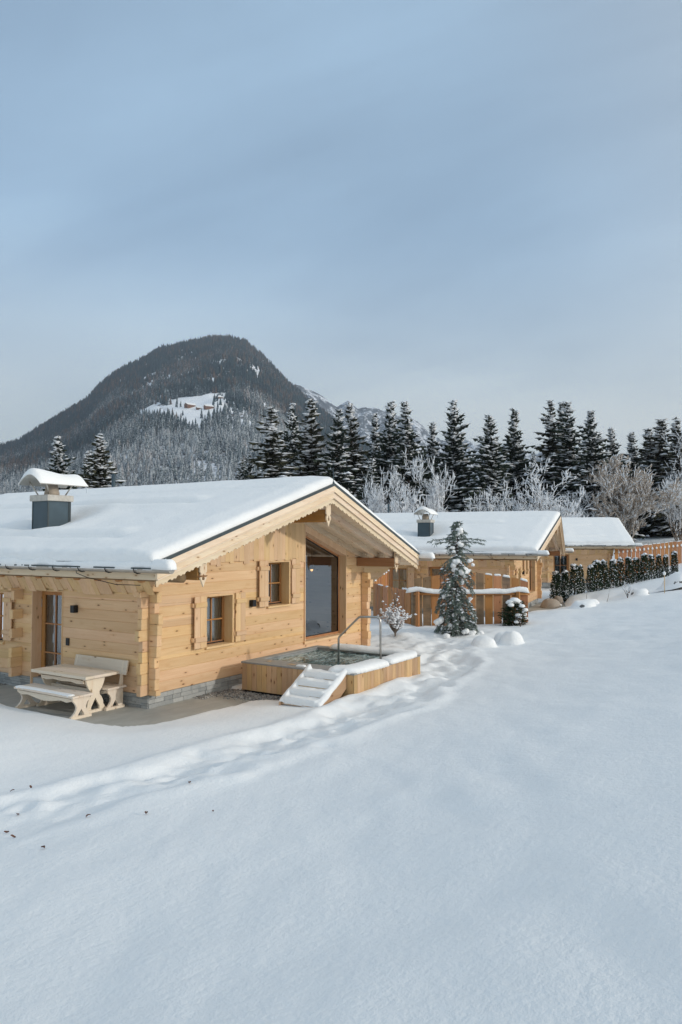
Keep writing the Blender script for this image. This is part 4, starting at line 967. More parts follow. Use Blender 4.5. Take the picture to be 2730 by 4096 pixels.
# small copper-leaved shrub
def snowy_shrub(x, y):
    t = thing('snowy_shrub', 'small upright shrub loaded with snow, a few copper leaves, in front of the low fence', 'shrub', (x, y, gh(x, y) - .03)); q = random.Random(3); mb = MB(3); tips = []
    mb.tube([(0, 0, -.1), (0, 0, .18)], [.035, .028], 6)
    for k in range(22):
        a = q.uniform(0, 6.28); s = q.uniform(.15, .85); L = q.uniform(.45, .75) * (1.15 - .5 * s)
        grow(mb, (0, 0, .12), (math.cos(a) * s, math.sin(a) * s, 1.0 - .25 * s), L, .016, 2, q, .5, .16, tips, 5, (2, 3))
    for k in range(7):
        a = q.uniform(0, 6.28); mb.tube([(0, 0, 1.0), (.06 * math.cos(a), .06 * math.sin(a), 1.4), (.16 * math.cos(a), .16 * math.sin(a), q.uniform(1.6, 1.85))], [.009, .007, .004], 4)
    mb.build('branches', M['twig'], t, norm=False); c = Clumps(); lf = Leafs()
    for (p, d, r, dep) in tips:
        if p.z < .3: continue
        if q.random() < .62: s = q.uniform(.030, .062); c.add(p + Vector((0, 0, s * .35)), s * q.uniform(1, 1.5), s, s * q.uniform(.7, 1.1), q.uniform(0, 6), 0, q)
        if q.random() < .2: s = q.uniform(.04, .07); a = Vector((q.uniform(-1, 1), q.uniform(-1, 1), q.uniform(-1.2, .1))).normalized(); b = a.orthogonal(); lf.tri(p, p + a * s + b * s * .4, p + a * s - b * s * .4, q.random())
    tag(c.build('branch_snow', M['tsnow'], t), kind='stuff'); tag(lf.build('leaves', M['copper'], t), kind='stuff')
snowy_shrub(11.45, .15)
def twig(name, label, x, y, h, seed, n=3, snowp=.0, cat='sapling', group=None):
    t = thing(name, label, cat, (x, y, gh(x, y) - .03), group=group); q = random.Random(seed); mb = MB(seed); tips = []
    for k in range(n): a = q.uniform(0, 6.28); grow(mb, (0, 0, 0), (math.cos(a) * .2, math.sin(a) * .2, 1), h * q.uniform(.5, .62), .011, 2, q, .45, .25, tips, 4, (1, 3))
    mb.build('stems', M['twig'], t, norm=False)
    if snowp:
        c = Clumps()
        for (p, d, r, dep) in tips:
            if q.random() < snowp: s = q.uniform(.02, .045); c.add(p, s * 1.3, s, s * .8, q.uniform(0, 6), 0, q)
        if c.n: tag(c.build('stem_snow', M['tsnow'], t), kind='stuff')
twig('bare_sapling', 'thin leafless sapling in front of the small snow capped evergreen', 15.25, -3.03, .72, 4, 4, .15)
twig('bare_sapling', 'lone dark twig in the snow below the hedge, left one', 31.0, -1.45, .85, 5, 1); twig('bare_sapling', 'lone dark twig standing in open snow, right of the round snow mound', 23.85, -4.15, .75, 6, 1)
twig('dry_grass_tuft', 'tuft of dry stalks with a little snow in front of the low rock', 25.4, -4.75, .7, 8, 9, .35, 'grass tuft')
# snow capped little evergreen
def needle_spray(lf, p, d, L, w, q, n=5, drop=.35):
    d = d.normalized(); side = d.cross(Vector((0, 0, 1)))
    side = side.normalized() if side.length > 1e-4 else Vector((1, 0, 0))
    for k in range(n):
        b = p + d * (L * k / n); a = (d * q.uniform(.5, 1) + side * q.uniform(-1, 1) + Vector((0, 0, q.uniform(-1, .35) * drop * 2))).normalized() * L * q.uniform(.5, .9); s = a.cross(Vector((q.uniform(-1, 1), q.uniform(-1, 1), q.uniform(-1, 1)))).normalized() * w
        lf.tri(b - s, b + s, b + a, q.random())
def small_evergreen(x, y):
    t = thing('small_evergreen', 'little rounded evergreen with a thick snow cap at the right end of the curved fence', 'shrub', (x, y, gh(x, y) - .05)); q = random.Random(6); lf = Leafs(); mb = MB(1)
    mb.tube([(0, 0, -.1), (.02, 0, .8)], [.05, .02], 6); mb.build('trunk', M['bark'], t)
    for k in range(520):
        a = q.uniform(0, 6.28); z = q.uniform(.02, .98); r = .44 * math.sqrt(max(0, 1 - ((z - .42) / .60) ** 2)) * q.uniform(.5, 1.05) * (1 + .25 * math.sin(a * 3 + z * 5)); p = Vector((math.cos(a) * r, math.sin(a) * r, z)); d = Vector((math.cos(a), math.sin(a), q.uniform(-.2, .8)))
        needle_spray(lf, p - d * .08, d, .15, .016, q, 6, .2)
    lf.build('foliage', M['thuja'], t); m = MB(5)
    for (px, py, pz, r) in ((0, 0, .93, .24), (-.18, .1, .90, .17), (.2, -.05, .86, .2), (.33, -.1, .70, .16), (-.42, -.02, .82, .12), (-.30, -.25, .45, .12), (.36, -.22, .42, .15), (.1, -.38, .62, .13), (.42, .0, .22, .16), (.18, -.36, .3, .1), (-.34, -.2, .2, .1), (-.1, -.33, .78, .12)):
        m.blob((px, py, pz), r * q.uniform(1, 1.25), r, r * .62, 12, 7, .12, .2)
    m.build('snow_cap', M['rsnow'], t)
small_evergreen(15.95, -2.55)
# drooping snowy cedar
def cedar(x, y):
    t = thing('cedar_tree', 'slender weeping cedar with blue green drooping boughs and big snow clumps near its top', 'tree', (x, y, gh(x, y) - .04)); q = random.Random(12); lf = Leafs(); c = Clumps(); mb = MB(2); H = 4.05
    tr = [(0, 0, -.1), (.03, 0, .8), (-.02, .02, 1.8), (.08, 0, 2.8), (.13, 0, 3.5), (.16, -.02, H)]; mb.tube(tr, [.065, .055, .042, .03, .018, .006], 7)
    def tp(z):
        for (a, b) in zip(tr[:-1], tr[1:]):
            if a[2] <= z <= b[2]: return Vector(a).lerp(Vector(b), (z - a[2]) / (b[2] - a[2]))
        return Vector(tr[-1])
    prof = [(0, 1.05), (.3, 1.05), (.6, .98), (1.0, .86), (1.4, .76), (1.9, .58), (2.3, .55), (2.6, .50), (2.85, .42), (3.05, .36), (3.25, .34), (3.4, .34), (3.6, .26), (3.85, .15), (4.05, .06)]
    def rad(z): return float(np.interp(z, [p[0] for p in prof], [p[1] for p in prof]))
    z = .12
    while z < H:
        nb = 7 if z < 2.0 else 5
        if 2.75 < z < 3.0: nb = 3
        for k in range(nb):
            a = q.uniform(0, 6.28); L = rad(z) * q.choice((.45, .7, .9, 1.0, 1.2)) * q.uniform(.9, 1.08)
            arm = 3.2 < z < 3.42 and k < 2
            if arm: a = (-1.0, 2.15)[k] + q.gauss(0, .25); L = q.uniform(.62, .85)
            p = tp(z); d = Vector((math.cos(a), math.sin(a), .30 if z < 2.9 else .12)); path = [p.copy()]; n = max(4, int(L / .09)); dr = .02 if arm else .15 if z < 2.9 else .07
            for i in range(n):
                d = (d + Vector((q.uniform(-.12, .12), q.uniform(-.12, .12), -dr * (1 + 2.2 * i / n)))).normalized(); path.append(path[-1] + d * (L / n * 1.15))
            mb.tube(path, [.012 * (1 - .8 * i / n) for i in range(n + 1)], 4, cap=False)
            for i in range(1, n + 1):
                pd = path[i] - path[i - 1]
                for s_ in range(3):
                    dd = (pd.normalized() + Vector((q.uniform(-.8, .8), q.uniform(-.8, .8), q.uniform(-1.2, .1) if not arm else q.uniform(-.6, .4)))).normalized()
                    needle_spray(lf, path[i], dd, .14, .012, q, 5, .5)
                if q.random() < .42: s = q.uniform(.024, .06); c.add(path[i] + Vector((q.uniform(-.03, .03), q.uniform(-.03, .03), .025)), s * 1.5, s, s * .7, a, -.2, q)
        z += .105
    mb.build('trunk', M['bark'], t, norm=False); lf.build('foliage', M['cedar'], t); m = MB(9)
    V = lambda u, v, z: (.842 * 0 + .538 * u - .842 * v, -.843 * u - .538 * v, z)      # u to the right, v towards the viewer
    for (u, v, zz, r) in ((.02, .1, 2.58, .17), (-.10, .1, 2.45, .15), (-.04, .12, 2.32, .12), (.32, .05, 2.32, .17), (.22, .12, 2.22, .16), (.40, .05, 2.24, .13), (.30, .1, 2.10, .12), (.1, .15, 2.25, .11), (.24, .1, 1.86, .11), (.13, .05, 3.72, .13), (.06, 0, 3.58, .11), (.2, 0, 3.66, .1), (.22, 0, 3.48, .09), (.12, .1, 3.22, .11), (.34, 0, 3.18, .08), (-.14, .05, 3.10, .09), (-.1, .1, 2.95, .08), (.48, .1, 2.62, .10), (.60, .1, 2.48, .08), (-.42, .1, 1.36, .10), (-.36, .15, 1.42, .09), (-.68, .3, .52, .17), (-.60, .3, .58, .13), (.45, .2, 1.28, .09), (.52, .2, .72, .08), (.2, .35, .62, .09), (-.1, .4, .75, .1), (-.25, .4, .35, .12), (.2, .5, .2, .14), (.55, .4, .12, .18), (.8, .3, .1, .16), (-.4, .6, .05, .15)):
        for k in range(3): s = r * q.uniform(.6, .95); a, b, cc = V(u + q.uniform(-.5, .5) * r, v, zz + q.uniform(-.3, .3) * r); m.blob((a, b, cc), s, s * .9, s * .75, 10, 6, .14)
    tag(m.build('snow_clumps', M['rsnow'], t), kind='stuff'); tag(c.build('branch_snow', M['tsnow'], t), kind='stuff')
cedar(13.1, -1.42)
# ------------------------------------------------------------------ rocks under snow
def rock(label, x, y, w, h, mat='rock', snow=.6, seed=1, rz=0.0, sx=1.0, lift=0.0, shown=.35, dab=()):
    t = thing('snow_capped_rock', label, 'rock', (x, y, gh(x, y)), rz); m = MB(seed); q = random.Random(seed)
    N = 14; J = 8
    def rk(u, v):
        th = u * 2 * math.pi; ph = v * math.pi * .5; n = 1 + .22 * float(vnoise(math.cos(th) * 1.6 + seed, math.sin(th) * 1.6 + v * 2, seed)) + .08 * float(vnoise(math.cos(th) * 5, math.sin(th) * 5 + v * 6, seed + 4)); cc = math.cos(ph) ** .6
        return (w * .5 * sx * n * cc * math.cos(th), w * .42 * n * cc * math.sin(th), -.12 + (h * (1 - snow * .35) + .12) * math.sin(ph) ** .8 * (1 + .12 * float(vnoise(th * 1.3, v * 3, seed + 7))))
    m.grid(rk, 28, 12); m.build('boulder', M[mat], t)
    if dab:
        m = MB(seed + 2)
        for (dx, dy, dz, r) in dab: m.blob((dx, dy, dz), r, r * .8, r * .45, 14, 8, .14)
        m.build('snow_cover', M['rsnow'], t)
    if snow > 0:
        m = MB(seed + 1)
        def sn(u, v):
            th = u * 2 * math.pi; ph = v * math.pi * .5; cx_, cy_ = math.cos(th), math.sin(th); rr = math.cos(ph) ** .75 if v < 1 else 0
            n = 1 + .34 * float(vnoise(cx_ * 1.1 + seed * 3.3, cy_ * .9 + 4, seed + 2)); sk = 1 + .30 * max(0, 1 - v / .22) ** 1.6
            k = shown * max(0, math.cos(th + rz + 2.35)) ** 2 * (1 - v)
            px, py = w * .52 * sx * n * rr * cx_, w * .47 * n * rr * cy_
            return (px * (sk - k * .5), py * (sk - k * .5), -.10 * (1 - v) ** 4 + h * k + h * (1 - k * .5) * (math.sin(ph) ** 1.05) * (1 + .34 * float(vnoise(px * 2.6 / w + seed, py * 2.6 / w, seed + 5)) + .10 * float(vnoise(px * 7 / w + seed, py * 7 / w, seed + 6))))
        m.grid(sn, 40, 16); m.build('snow_cover', M['rsnow'], t)
rock('tall round boulder under a thick snow dome with a dark gap at its foot', 11.55, -3.98, .82, .38, 'rockd', .8, 3, .6, shown=.28)
rock('snow covered boulder leaning behind the round dome', 12.0, -3.6, .78, .33, 'rockd', .8, 4, shown=.05)
rock('low long boulder with a brown foot peeking out under snow, left of the round dome', 10.85, -3.35, .92, .26, 'rock', .8, 5, .9, shown=.15)
rock('bare sandy boulder with snow on its right side at the edge of the paving', 29.35, .1, 1.3, .58, 'rock', 0, 6, .4, dab=((.42, -.32, .16, .42), (.55, -.1, .22, .3), (.1, .1, .46, .2)))
rock('small sandy stone half hidden behind the bare boulder', 31.4, .25, .7, .6, 'rock', 0, 7)
rock('large smooth snow mound over a stone below the hedge', 22.3, -3.55, 1.1, .32, 'rockd', .8, 8, shown=.06); rock('smaller snow mound tucked behind the large mound below the hedge', 23.3, -3.5, .9, .26, 'rockd', .8, 9, shown=.03)
rock('flat grey rock with a snow cap in the open slope', 26.3, -5.15, .95, .36, 'rockd', .6, 10, shown=.4); rock('big grey rock with a snow cap at the far right edge', 27.75, -6.75, 1.7, .70, 'rockd', .5, 11, shown=.45)
t = thing('marker_stake', 'thin wooden stake with a snow ball on top beside the big grey rock', 'stake', (25.7, -6.33, gh(25.7, -6.33) - .1)); m = MB(1); m.tube([(0, 0, 0), (.01, 0, 1.1)], .016, 6); m.build('pole', M['board_z'], t); m = MB(2); m.blob((.01, 0, 1.02), .07, .07, .09, 10, 7, .1); m.build('snow_ball', M['rsnow'], t)
# ------------------------------------------------------------------ thuja hedge, plant by plant
def thuja_variant(seed):
    t = thing('hedge_conifer', '', 'hedge plant'); q = random.Random(seed); lf = Leafs(); c = Clumps(); mb = MB(seed); H = 1.85
    mb.tube([(0, 0, -.1), (0, 0, 1.5)], [.04, .01], 5); mb.build('trunk', M['bark'], t); lean = q.uniform(-.05, .05)
    for k in range(640):
        z = q.uniform(.02, 1) ; a = q.uniform(0, 6.28); r = (.27 * (1 - .55 * z ** 1.8)) * (1 + .2 * math.sin(3 * a + 6 * z + seed)) * q.uniform(.55, 1.05); p = Vector((math.cos(a) * r + lean * z, math.sin(a) * r, z * H * .95)); d = Vector((math.cos(a) * .6, math.sin(a) * .6, .9))
        needle_spray(lf, p, d, .14, .022, q, 4, .15)
        if q.random() < .30 and r > .16: s = q.uniform(.022, .05); c.add(p + Vector((math.cos(a) * .05, math.sin(a) * .05, .06)), s, s * 1.1, s * .9, a, 0, q)
    for k in range(26): s = q.uniform(.05, .11); a = q.uniform(0, 6.28); r = q.uniform(0, .2); c.add(Vector((math.cos(a) * r + lean, math.sin(a) * r, H * q.uniform(.88, 1.02))), s * 1.2, s, s * .8, a, 0, q)
    lf.build('foliage', M['thuja'], t); tag(c.build('leaf_snow', M['tsnow'], t), kind='stuff'); return t
HV = [thuja_variant(k) for k in range(5)]; used = set()
ORD = ['first', 'second', 'third', 'fourth', 'fifth', 'sixth', 'seventh', 'eighth', 'ninth', 'tenth', 'eleventh', 'twelfth', 'thirteenth', 'fourteenth', 'fifteenth', 'sixteenth', 'seventeenth', 'eighteenth', 'nineteenth', 'twentieth']
for k in range(16):
    v = k % 5; o = HV[v] if v not in used else copy_tree(HV[v]); used.add(v); f = k / 15
    x = 32.75 + (39.55 - 32.75) * f + R0.uniform(-.08, .08); y = .75 + (-4.7 - .75) * f + R0.uniform(-.08, .08); s = (1.06, 1.0, .98, .92, .88, 1.0, .95, .93, .96, .90, .84, .92, .84, .80, .76, .82)[k]
    o.location = (x, y, gh(x, y) - .05); o.rotation_euler.z = k * 1.9; o.scale = (s * R0.uniform(.85, 1.08), s * R0.uniform(.85, 1.08), s)
    o['label'] = ('columnar hedge conifer nearest the middle cabin, at the left end of the row' if k == 0 else 'columnar hedge conifer with a tall spiky top at the right end of the row' if k == 15 else 'columnar snowy hedge conifer, %s from the left in the row' % ORD[k]); o['group'] = 'hedge of columnar conifers'
# ------------------------------------------------------------------ fallen leaves on the snow
LV = [(-5.301, -3.189, 'leftmost of the pair nearest the picnic bench'), (-5.11, -3.29, 'right one of the pair nearest the picnic bench'), (-5.833, -4.089, 'alone just below the upper pair'), (-6.277, -4.564, 'at the left picture edge, upper of two'), (-6.396, -4.854, 'close to the left edge, lower of two'), (-6.597, -5.646, 'lowest and nearest of all'), (-5.757, -5.276, 'in the middle of the slope below the trail'), (-5.472, -5.876, 'at the near rim of the trodden trail'), (-4.491, -5.58, 'lying in the trodden trail'), (-5.166, -6.579, 'small speck farthest right')]
for k, (x, y, w) in enumerate(LV):
    q = random.Random(k); m = MB(k); s = .028 if k != 9 else .016; z = gh(x, y)
    m.grid(lambda u, v: ((u - .5) * 2 * s, (v - .5) * 1.3 * s * math.sin(math.pi * min(1, max(0, u * .96 + .02))) ** .7, .012 + .35 * s * (v - .5) ** 2 * 4 + .25 * s * math.sin(u * 4 + k)), 6, 4)
    o = m.build('fallen_leaf', M['leaf']); o.location = (x, y, z + .004); o.rotation_euler = (q.uniform(-.3, .3), q.uniform(-.3, .3), q.uniform(0, 6)); tag(o, 'curled brown leaf on the snow, ' + w, 'leaf', 'fallen leaves on the snow')
# ------------------------------------------------------------------ valley spruces, each its own tree
def spruce_variant(seed, H=18.0, R=2.25, droop=.55, snowy=.5, mat='spruce', dens=1.0, bare=.06):
    t = thing('spruce_tree', '', 'tree'); q = random.Random(seed); lf = Leafs(); c = Clumps(); mb = MB(seed)
    bend = (q.uniform(-.25, .25), q.uniform(-.25, .25)); ax = lambda z: Vector((bend[0] * (z / H) ** 2, bend[1] * (z / H) ** 2, z))
    mb.tube([ax(-.5), ax(H * .3), ax(H * .7), ax(H)], [.24, .17, .08, .012], 6); mb.build('trunk', M['bark'], t)
    z = H * bare
    while z < H * .99:
        f = z / H; env = R * (1 - f) ** .74 * (1 + .10 * math.sin(z * 1.3 + seed)) + .10; nb = int((13 if f < .8 else 8) * dens)
        if f < .12: env *= .75 + 2 * f
        a0 = q.uniform(0, 6.28)
        for k in range(nb):
            a = a0 + 6.283 * k / nb + q.uniform(-.3, .3); L = env * q.choice((.35, .6, .8, .95, 1.05, 1.25)) * q.uniform(.85, 1.05) * (1 + .7 * float(vnoise(math.cos(a) * 1.2 + seed, z * .4 + math.sin(a) * 1.2, seed)))
            d = Vector((math.cos(a), math.sin(a), .18 + .75 * f ** 2)).normalized(); p = ax(min(H, max(.3, z + q.uniform(-.45, .45)))); n = max(2, int(L / .38)); side = Vector((-math.sin(a), math.cos(a), 0)); heavy = q.random() < snowy
            for i in range(n):
                g = (i + 1) / n; d = (d + Vector((0, 0, -droop * .46 * g * (1 - f * .6)))).normalized(); p2 = p + d * (L / n); wd = (.15 + .30 * math.sin(math.pi * min(1, g * .85 + .1))) * (1 - .5 * f)
                for s_ in (-1, 1):       # flat side twigs
                    tip = p.lerp(p2, q.uniform(.4, 1.3)) + side * (s_ * wd * q.uniform(.8, 1.5)) + Vector((0, 0, q.uniform(-.25, .02))); lf.tri(p, p2, tip, q.random())
                    if q.random() < .8: lf.tri(p + side * s_ * wd * .2, p2 + side * s_ * wd * .3, p.lerp(p2, .6) + side * (s_ * wd * q.uniform(.3, 1.0)) + Vector((0, 0, -q.uniform(.22, .55) * (1 - .4 * f))), q.random())
                lf.tri(p, p2, p.lerp(p2, q.uniform(.3, .8)) + Vector((q.uniform(-.1, .1), q.uniform(-.1, .1), -q.uniform(.25, .65) * (1 - .5 * f))), q.random())
                if (heavy and q.random() < .85) or q.random() < .32:
                    s = q.uniform(.6, 1.6) * (1.08 - .4 * f) * (.55 + .45 * g); pc = p.lerp(p2, .5) + Vector((0, 0, .05)); pt = math.asin(max(-1, min(1, d.z)))
                    c.add(pc + side * q.uniform(-.16, .16), .22 * s * q.uniform(.8, 1.5), .18 * s * q.uniform(.8, 1.5), .10 * s * q.uniform(.8, 1.4), a, pt, q)
                    if q.random() < .35: c.add(pc + side * q.choice((-1, 1)) * wd * .7 + Vector((0, 0, -.07)), .16 * s, .12 * s, .08 * s, a + .6, pt - .1, q)
                p = p2
            lf.tri(p - side * .05, p + side * .05, p + d * .28, q.random())
        z += q.uniform(.34, .50)
    lf.build('needles', M[mat], t); tag(c.build('branch_snow', M['tsnow'], t), kind='stuff'); return t
SV = [spruce_variant(201, R=2.3, snowy=.66), spruce_variant(202, R=2.0, snowy=.5, droop=.7, mat='spruce2'), spruce_variant(203, R=2.5, snowy=.78, droop=.5), spruce_variant(204, R=2.2, snowy=.46, droop=.85, mat='spruce2', dens=.9), spruce_variant(205, R=1.9, snowy=.6, droop=.45), spruce_variant(206, R=2.4, snowy=.85, droop=.6, dens=.85),
      spruce_variant(207, R=2.1, snowy=.6, droop=.95, mat='spruce2', dens=.75, bare=.1), spruce_variant(208, R=2.6, snowy=.72, droop=.4, dens=1.1), spruce_variant(209, R=2.2, snowy=.55, droop=.65, dens=.8, bare=.03)]
# x, y, top z, crown radius, variant, label
TREES = [(28.2, 40.8, 12.3, 1.75, 2, 'dense snow loaded spruce just right of the metal chimney hood'), (34.6, 45.6, 12.3, 1.4, 5, 'small spruce standing between the two spruces behind the left roof'), (28.6, 36.4, 12.3, 1.95, 3, 'ragged open spruce right of the chimney, behind the dark vent pipe'),
 (56.1, 45.4, 13.5, 1.6, 5, 'low pale spruce peeping over the left slope of the nearest ridge'), (62.2, 48.7, 15.1, 1.5, 0, 'narrow spruce half hidden at the left edge of the broad brown spruce'), (50.1, 35.9, 17.7, 2.75, 3, 'broad brownish drooping spruce left of the nearest gable peak, first of the tall ones'),
 (62.7, 41.9, 20.7, 2.0, 0, 'slim spruce tucked behind the tall dark one above the snowy ridge'), (57.0, 36.0, 19.5, 2.6, 1, 'tall dark spruce rising directly left of the gable peak'), (57.0, 32.5, 18.0, 2.35, 3, 'spruce standing directly above the gable peak with its lightning rod'), (63.5, 33.3, 20.2, 2.2, 3, 'pale barked slim spruce, first one right of the gable peak'),
 (70.5, 35.2, 20.1, 1.7, 4, 'thin spruce squeezed behind the pair right of the gable peak'), (67.2, 31.1, 20.6, 2.35, 2, 'dark heavily snowed spruce left of the pair above the small bare trees'), (65.0, 27.2, 19.8, 2.35, 0, 'dark pointed spruce above the middle of the bare frosty trees'), (75.5, 29.4, 19.1, 1.75, 4, 'shorter spruce in the dip left of the tallest spruce above the second chimney'),
 (69.8, 23.4, 20.4, 2.6, 2, 'very tall full spruce above the cedar, thick snow all the way down'), (68.3, 18.4, 18.0, 2.5, 5, 'spruce with twin rounded tops and big snow patches right of the cedar'), (79.3, 19.7, 20.5, 2.0, 0, 'dark slender spruce leaning out beyond the twin topped one, gap on its right'), (106.0, 26.4, 18.1, 1.6, 4, 'tiny distant spruce in the gap in the middle of the tree line'),
 (77.8, 14.5, 20.8, 2.15, 3, 'left spruce of the close trio right of the gap'), (86.5, 15.7, 22.1, 1.85, 1, 'middle spruce of the close trio right of the gap'), (77.1, 11.9, 20.1, 2.35, 3, 'right spruce of the close trio, reddish brown below'), (74.7, 8.5, 18.3, 2.6, 2, 'bulky dark spruce with large snow pads above the farthest roof'),
 (88.5, 9.1, 18.6, 1.8, 5, 'pale spruce behind the bulky dark one'), (94.0, 7.9, 18.4, 1.9, 4, 'isolated dark spruce right of the pale frosty tree'), (91.1, 5.1, 18.3, 2.3, 1, 'tall dim spruce left of the pair near the right edge'), (87.6, 3.0, 18.9, 2.8, 1, 'tall dim spruce near the right edge, right of the pair'), (52.5, 25.1, 11.9, 1.5, 5, 'small young spruce in front of the tall ones right of the gable'), (84.3, .8, 18.4, 2.3, 3, 'thin spruce cut by the right picture edge')]
used = set()
for k, (x, y, ztop, r, v, lab) in enumerate(TREES):
    v = {5: 6, 8: 8, 9: 6, 12: 8, 14: 7, 16: 4, 18: 6, 20: 8, 21: 7, 25: 6}.get(k, v)
    o = SV[v] if v not in used else copy_tree(SV[v]); used.add(v); g = gh(x, y) - .3; Hs = (ztop - g) / 18.0; rs = r * 1.75 / (2.3, 2.0, 2.5, 2.2, 1.9, 2.4, 2.1, 2.6, 2.2)[v]
    o.location = (x, y, g); o.rotation_euler = (R0.gauss(0, .018), R0.gauss(0, .018), k * 2.4); o.scale = (rs, rs, Hs); o['label'] = lab; o['group'] = 'spruces along the valley'
# leafless frosted trees in front of the spruces
def bare_variant(seed, H=6.0, spread=.6, trunks=4, copper=False, depth=5, lean=.55):
    t = thing('bare_tree', '', 'tree'); q = random.Random(seed); mb = MB(seed); tips = []
    for k in range(trunks):
        a = 6.283 * k / trunks + q.uniform(-.5, .5); s = q.uniform(.1, lean); grow(mb, (math.cos(a) * .15, math.sin(a) * .15, -.2), (math.cos(a) * s, math.sin(a) * s, 1), H * q.uniform(.36, .48), .07, depth, q, spread, .14, tips, 6, (2, 4), 4)
    mb.build('branches', M['twigw' if copper else 'twig'], t, norm=False); c = Clumps(); lf = Leafs()
    for (p, d, r, dep) in tips:
        if dep < depth and q.random() < (.42 if not copper else .6):
            L = H * .026 * q.uniform(.8, 1.6); w = max(.024, r * 1.4) * q.uniform(.9, 1.5); c.add(p - d * L * .3 + Vector((0, 0, r * .7 + .015)), L, w, w * .8, math.atan2(d.y, d.x), math.asin(max(-1, min(1, d.z))), q)
        if copper and dep < 2 and q.random() < .5:
            for j in range(5): s = q.uniform(.07, .14); a = Vector((q.uniform(-1, 1), q.uniform(-1, 1), q.uniform(-1, .6))).normalized(); b = a.orthogonal(); lf.tri(p, p + a * s + b * s * .4, p + a * s - b * s * .4, q.random())
    tag(c.build('branch_snow', M['tsnow'], t), kind='stuff')
    if copper: tag(lf.build('leaves', M['drybrown'], t), kind='stuff')
    return t
M['drybrown'] = plain('dry_brown_leaf', (.48, .40, .33), .8, 0, .3, 10)
BV = [bare_variant(301, 6, .62, 5), bare_variant(302, 6, .7, 4), bare_variant(303, 6, .8, 5, False, 5, .9), bare_variant(304, 6, .6, 6, True, 5, .8)]
BARE = [(49.5, 22.5, 9.4, 1.0, 0, 'bare frosted tree directly right of the gable peak, leftmost of the leafless row'), (49.0, 19.5, 9.0, 1.0, 1, 'bare frosted tree above the vent pipe of the middle cabin'), (54.2, 18.8, 10.4, 1.15, 0, 'bare frosted tree with fan shaped twigs above the middle chimney'), (56.8, 14.9, 8.6, 1.0, 1, 'low bare frosted tree at the foot of the very tall spruce'),
 (61.9, 10.4, 10.4, 1.75, 2, 'wide spreading tree with arching snow laden limbs under the close trio'), (64.2, 14.4, 9.0, 1.2, 2, 'smaller arching snow laden tree below the twin topped spruce'), (72.3, 5.2, 11.1, 1.75, 3, 'big rounded frosty tree with brownish leaves above the farthest roof'), (70.0, 9.1, 9.3, 1.1, 1, 'bare frosted tree behind the ridge of the farthest cabin'), (75.8, -.1, 10.0, 1.2, 0, 'leafless bush at the right picture edge above the reddish fence'), (83.5, -.6, 17.0, 1.5, 1, 'tall thin leafless tree in the top right of the tree line')]
used = set()
for k, (x, y, ztop, rs, v, lab) in enumerate(BARE):
    o = BV[v] if v not in used else copy_tree(BV[v]); used.add(v); g = gh(x, y) - .2; hs = (ztop - g) / 5.5
    o.location = (x, y, g); o.rotation_euler.z = k * 1.7; o.scale = (rs * .9, rs * .9, hs); o['label'] = lab; o['group'] = 'leafless frosted trees before the spruces'
# ------------------------------------------------------------------ wooded mountain and the far range: terrain round the valley
VC = (-11.2, -12.1); YAW = math.radians(57.4425)
MT = [(-400, 1120), (-120, 1075), (-60, 1060), (0, 1046), (40, 1034), (85, 1004), (130, 977), (175, 950), (200, 932), (225, 903), (245, 885), (260, 872), (300, 846), (340, 826), (370, 808), (400, 800), (430, 792), (460, 785), (480, 779), (505, 775), (530, 775), (565, 783), (585, 800), (600, 812), (630, 841), (660, 873), (690, 899), (720, 925), (760, 955), (800, 990), (850, 1025), (900, 1060), (960, 1105), (1100, 1170), (1300, 1200)]
FT = [(420, 930), (560, 900), (660, 876), (690, 880), (705, 884), (725, 892), (750, 905), (775, 925), (790, 918), (800, 920), (820, 938), (845, 934), (870, 932), (900, 945), (930, 950), (960, 960), (990, 985), (1020, 1000), (1060, 1010), (1100, 1018), (1160, 1028), (1210, 1032), (1240, 1042), (1300, 1062), (1420, 1062), (1500, 1076), (1568, 1082), (1800, 1110)]
_k = 2730 / 1568 / 2941.0
MT = [(math.atan((x - 784) * _k), (1244.5 - y) * _k) for x, y in MT]; FT = [(math.atan((x - 784) * _k), (1244.5 - y) * _k) for x, y in FT]
def crest(T, az): return np.interp(az, [a for a, b in T], [b for a, b in T])
D0 = 2500.0; D1 = 900.0
def mtn(az, D):
    c = crest(MT, az) * np.cos(az) ** 0 * D0; t = (D - D1) / (D0 - D1); X = D * np.sin(az); Y = D * np.cos(az)
    up = np.where(t < 1, np.clip(t, 0, 1) ** .92, 1 - (np.clip(t, 1, 2) - 1) ** 1.3 * 1.2)
    n = fbm(X / 260, Y / 260, 81, 4) * 26 * np.clip(t * 3, 0, 1) * (1 - np.exp(-((t - 1) / .06) ** 2) * .72)
    return np.maximum(c, -20) * up + n
def polar_xy(az, D): a = YAW + az; return VC[0] + D * np.sin(a), VC[1] + D * np.cos(a)
def rocky(name, a, b, sc, thr, sn=(.80, .83, .88)):
    N = NT(name); p = N.obj(); n = N.noise(p, sc, 7, .65); n2 = N.noise(p, sc * 5, 5, .6); c = N.mix(N.rng(N.math('ADD', N.math('MULTIPLY', n, .6), N.math('MULTIPLY', n2, .4)), thr - .035, thr + .035), a, sn); return N.set(Base_Color=N.mix(n2, c, c), Roughness=.95, Specular_IOR_Level=.0)
azs = np.linspace(MT[0][0], MT[-1][0], 330); Ds = np.concatenate([np.linspace(650, D1, 6), np.linspace(D1 + 20, D0, 130), np.linspace(D0 + 25, D0 + 700, 14)])
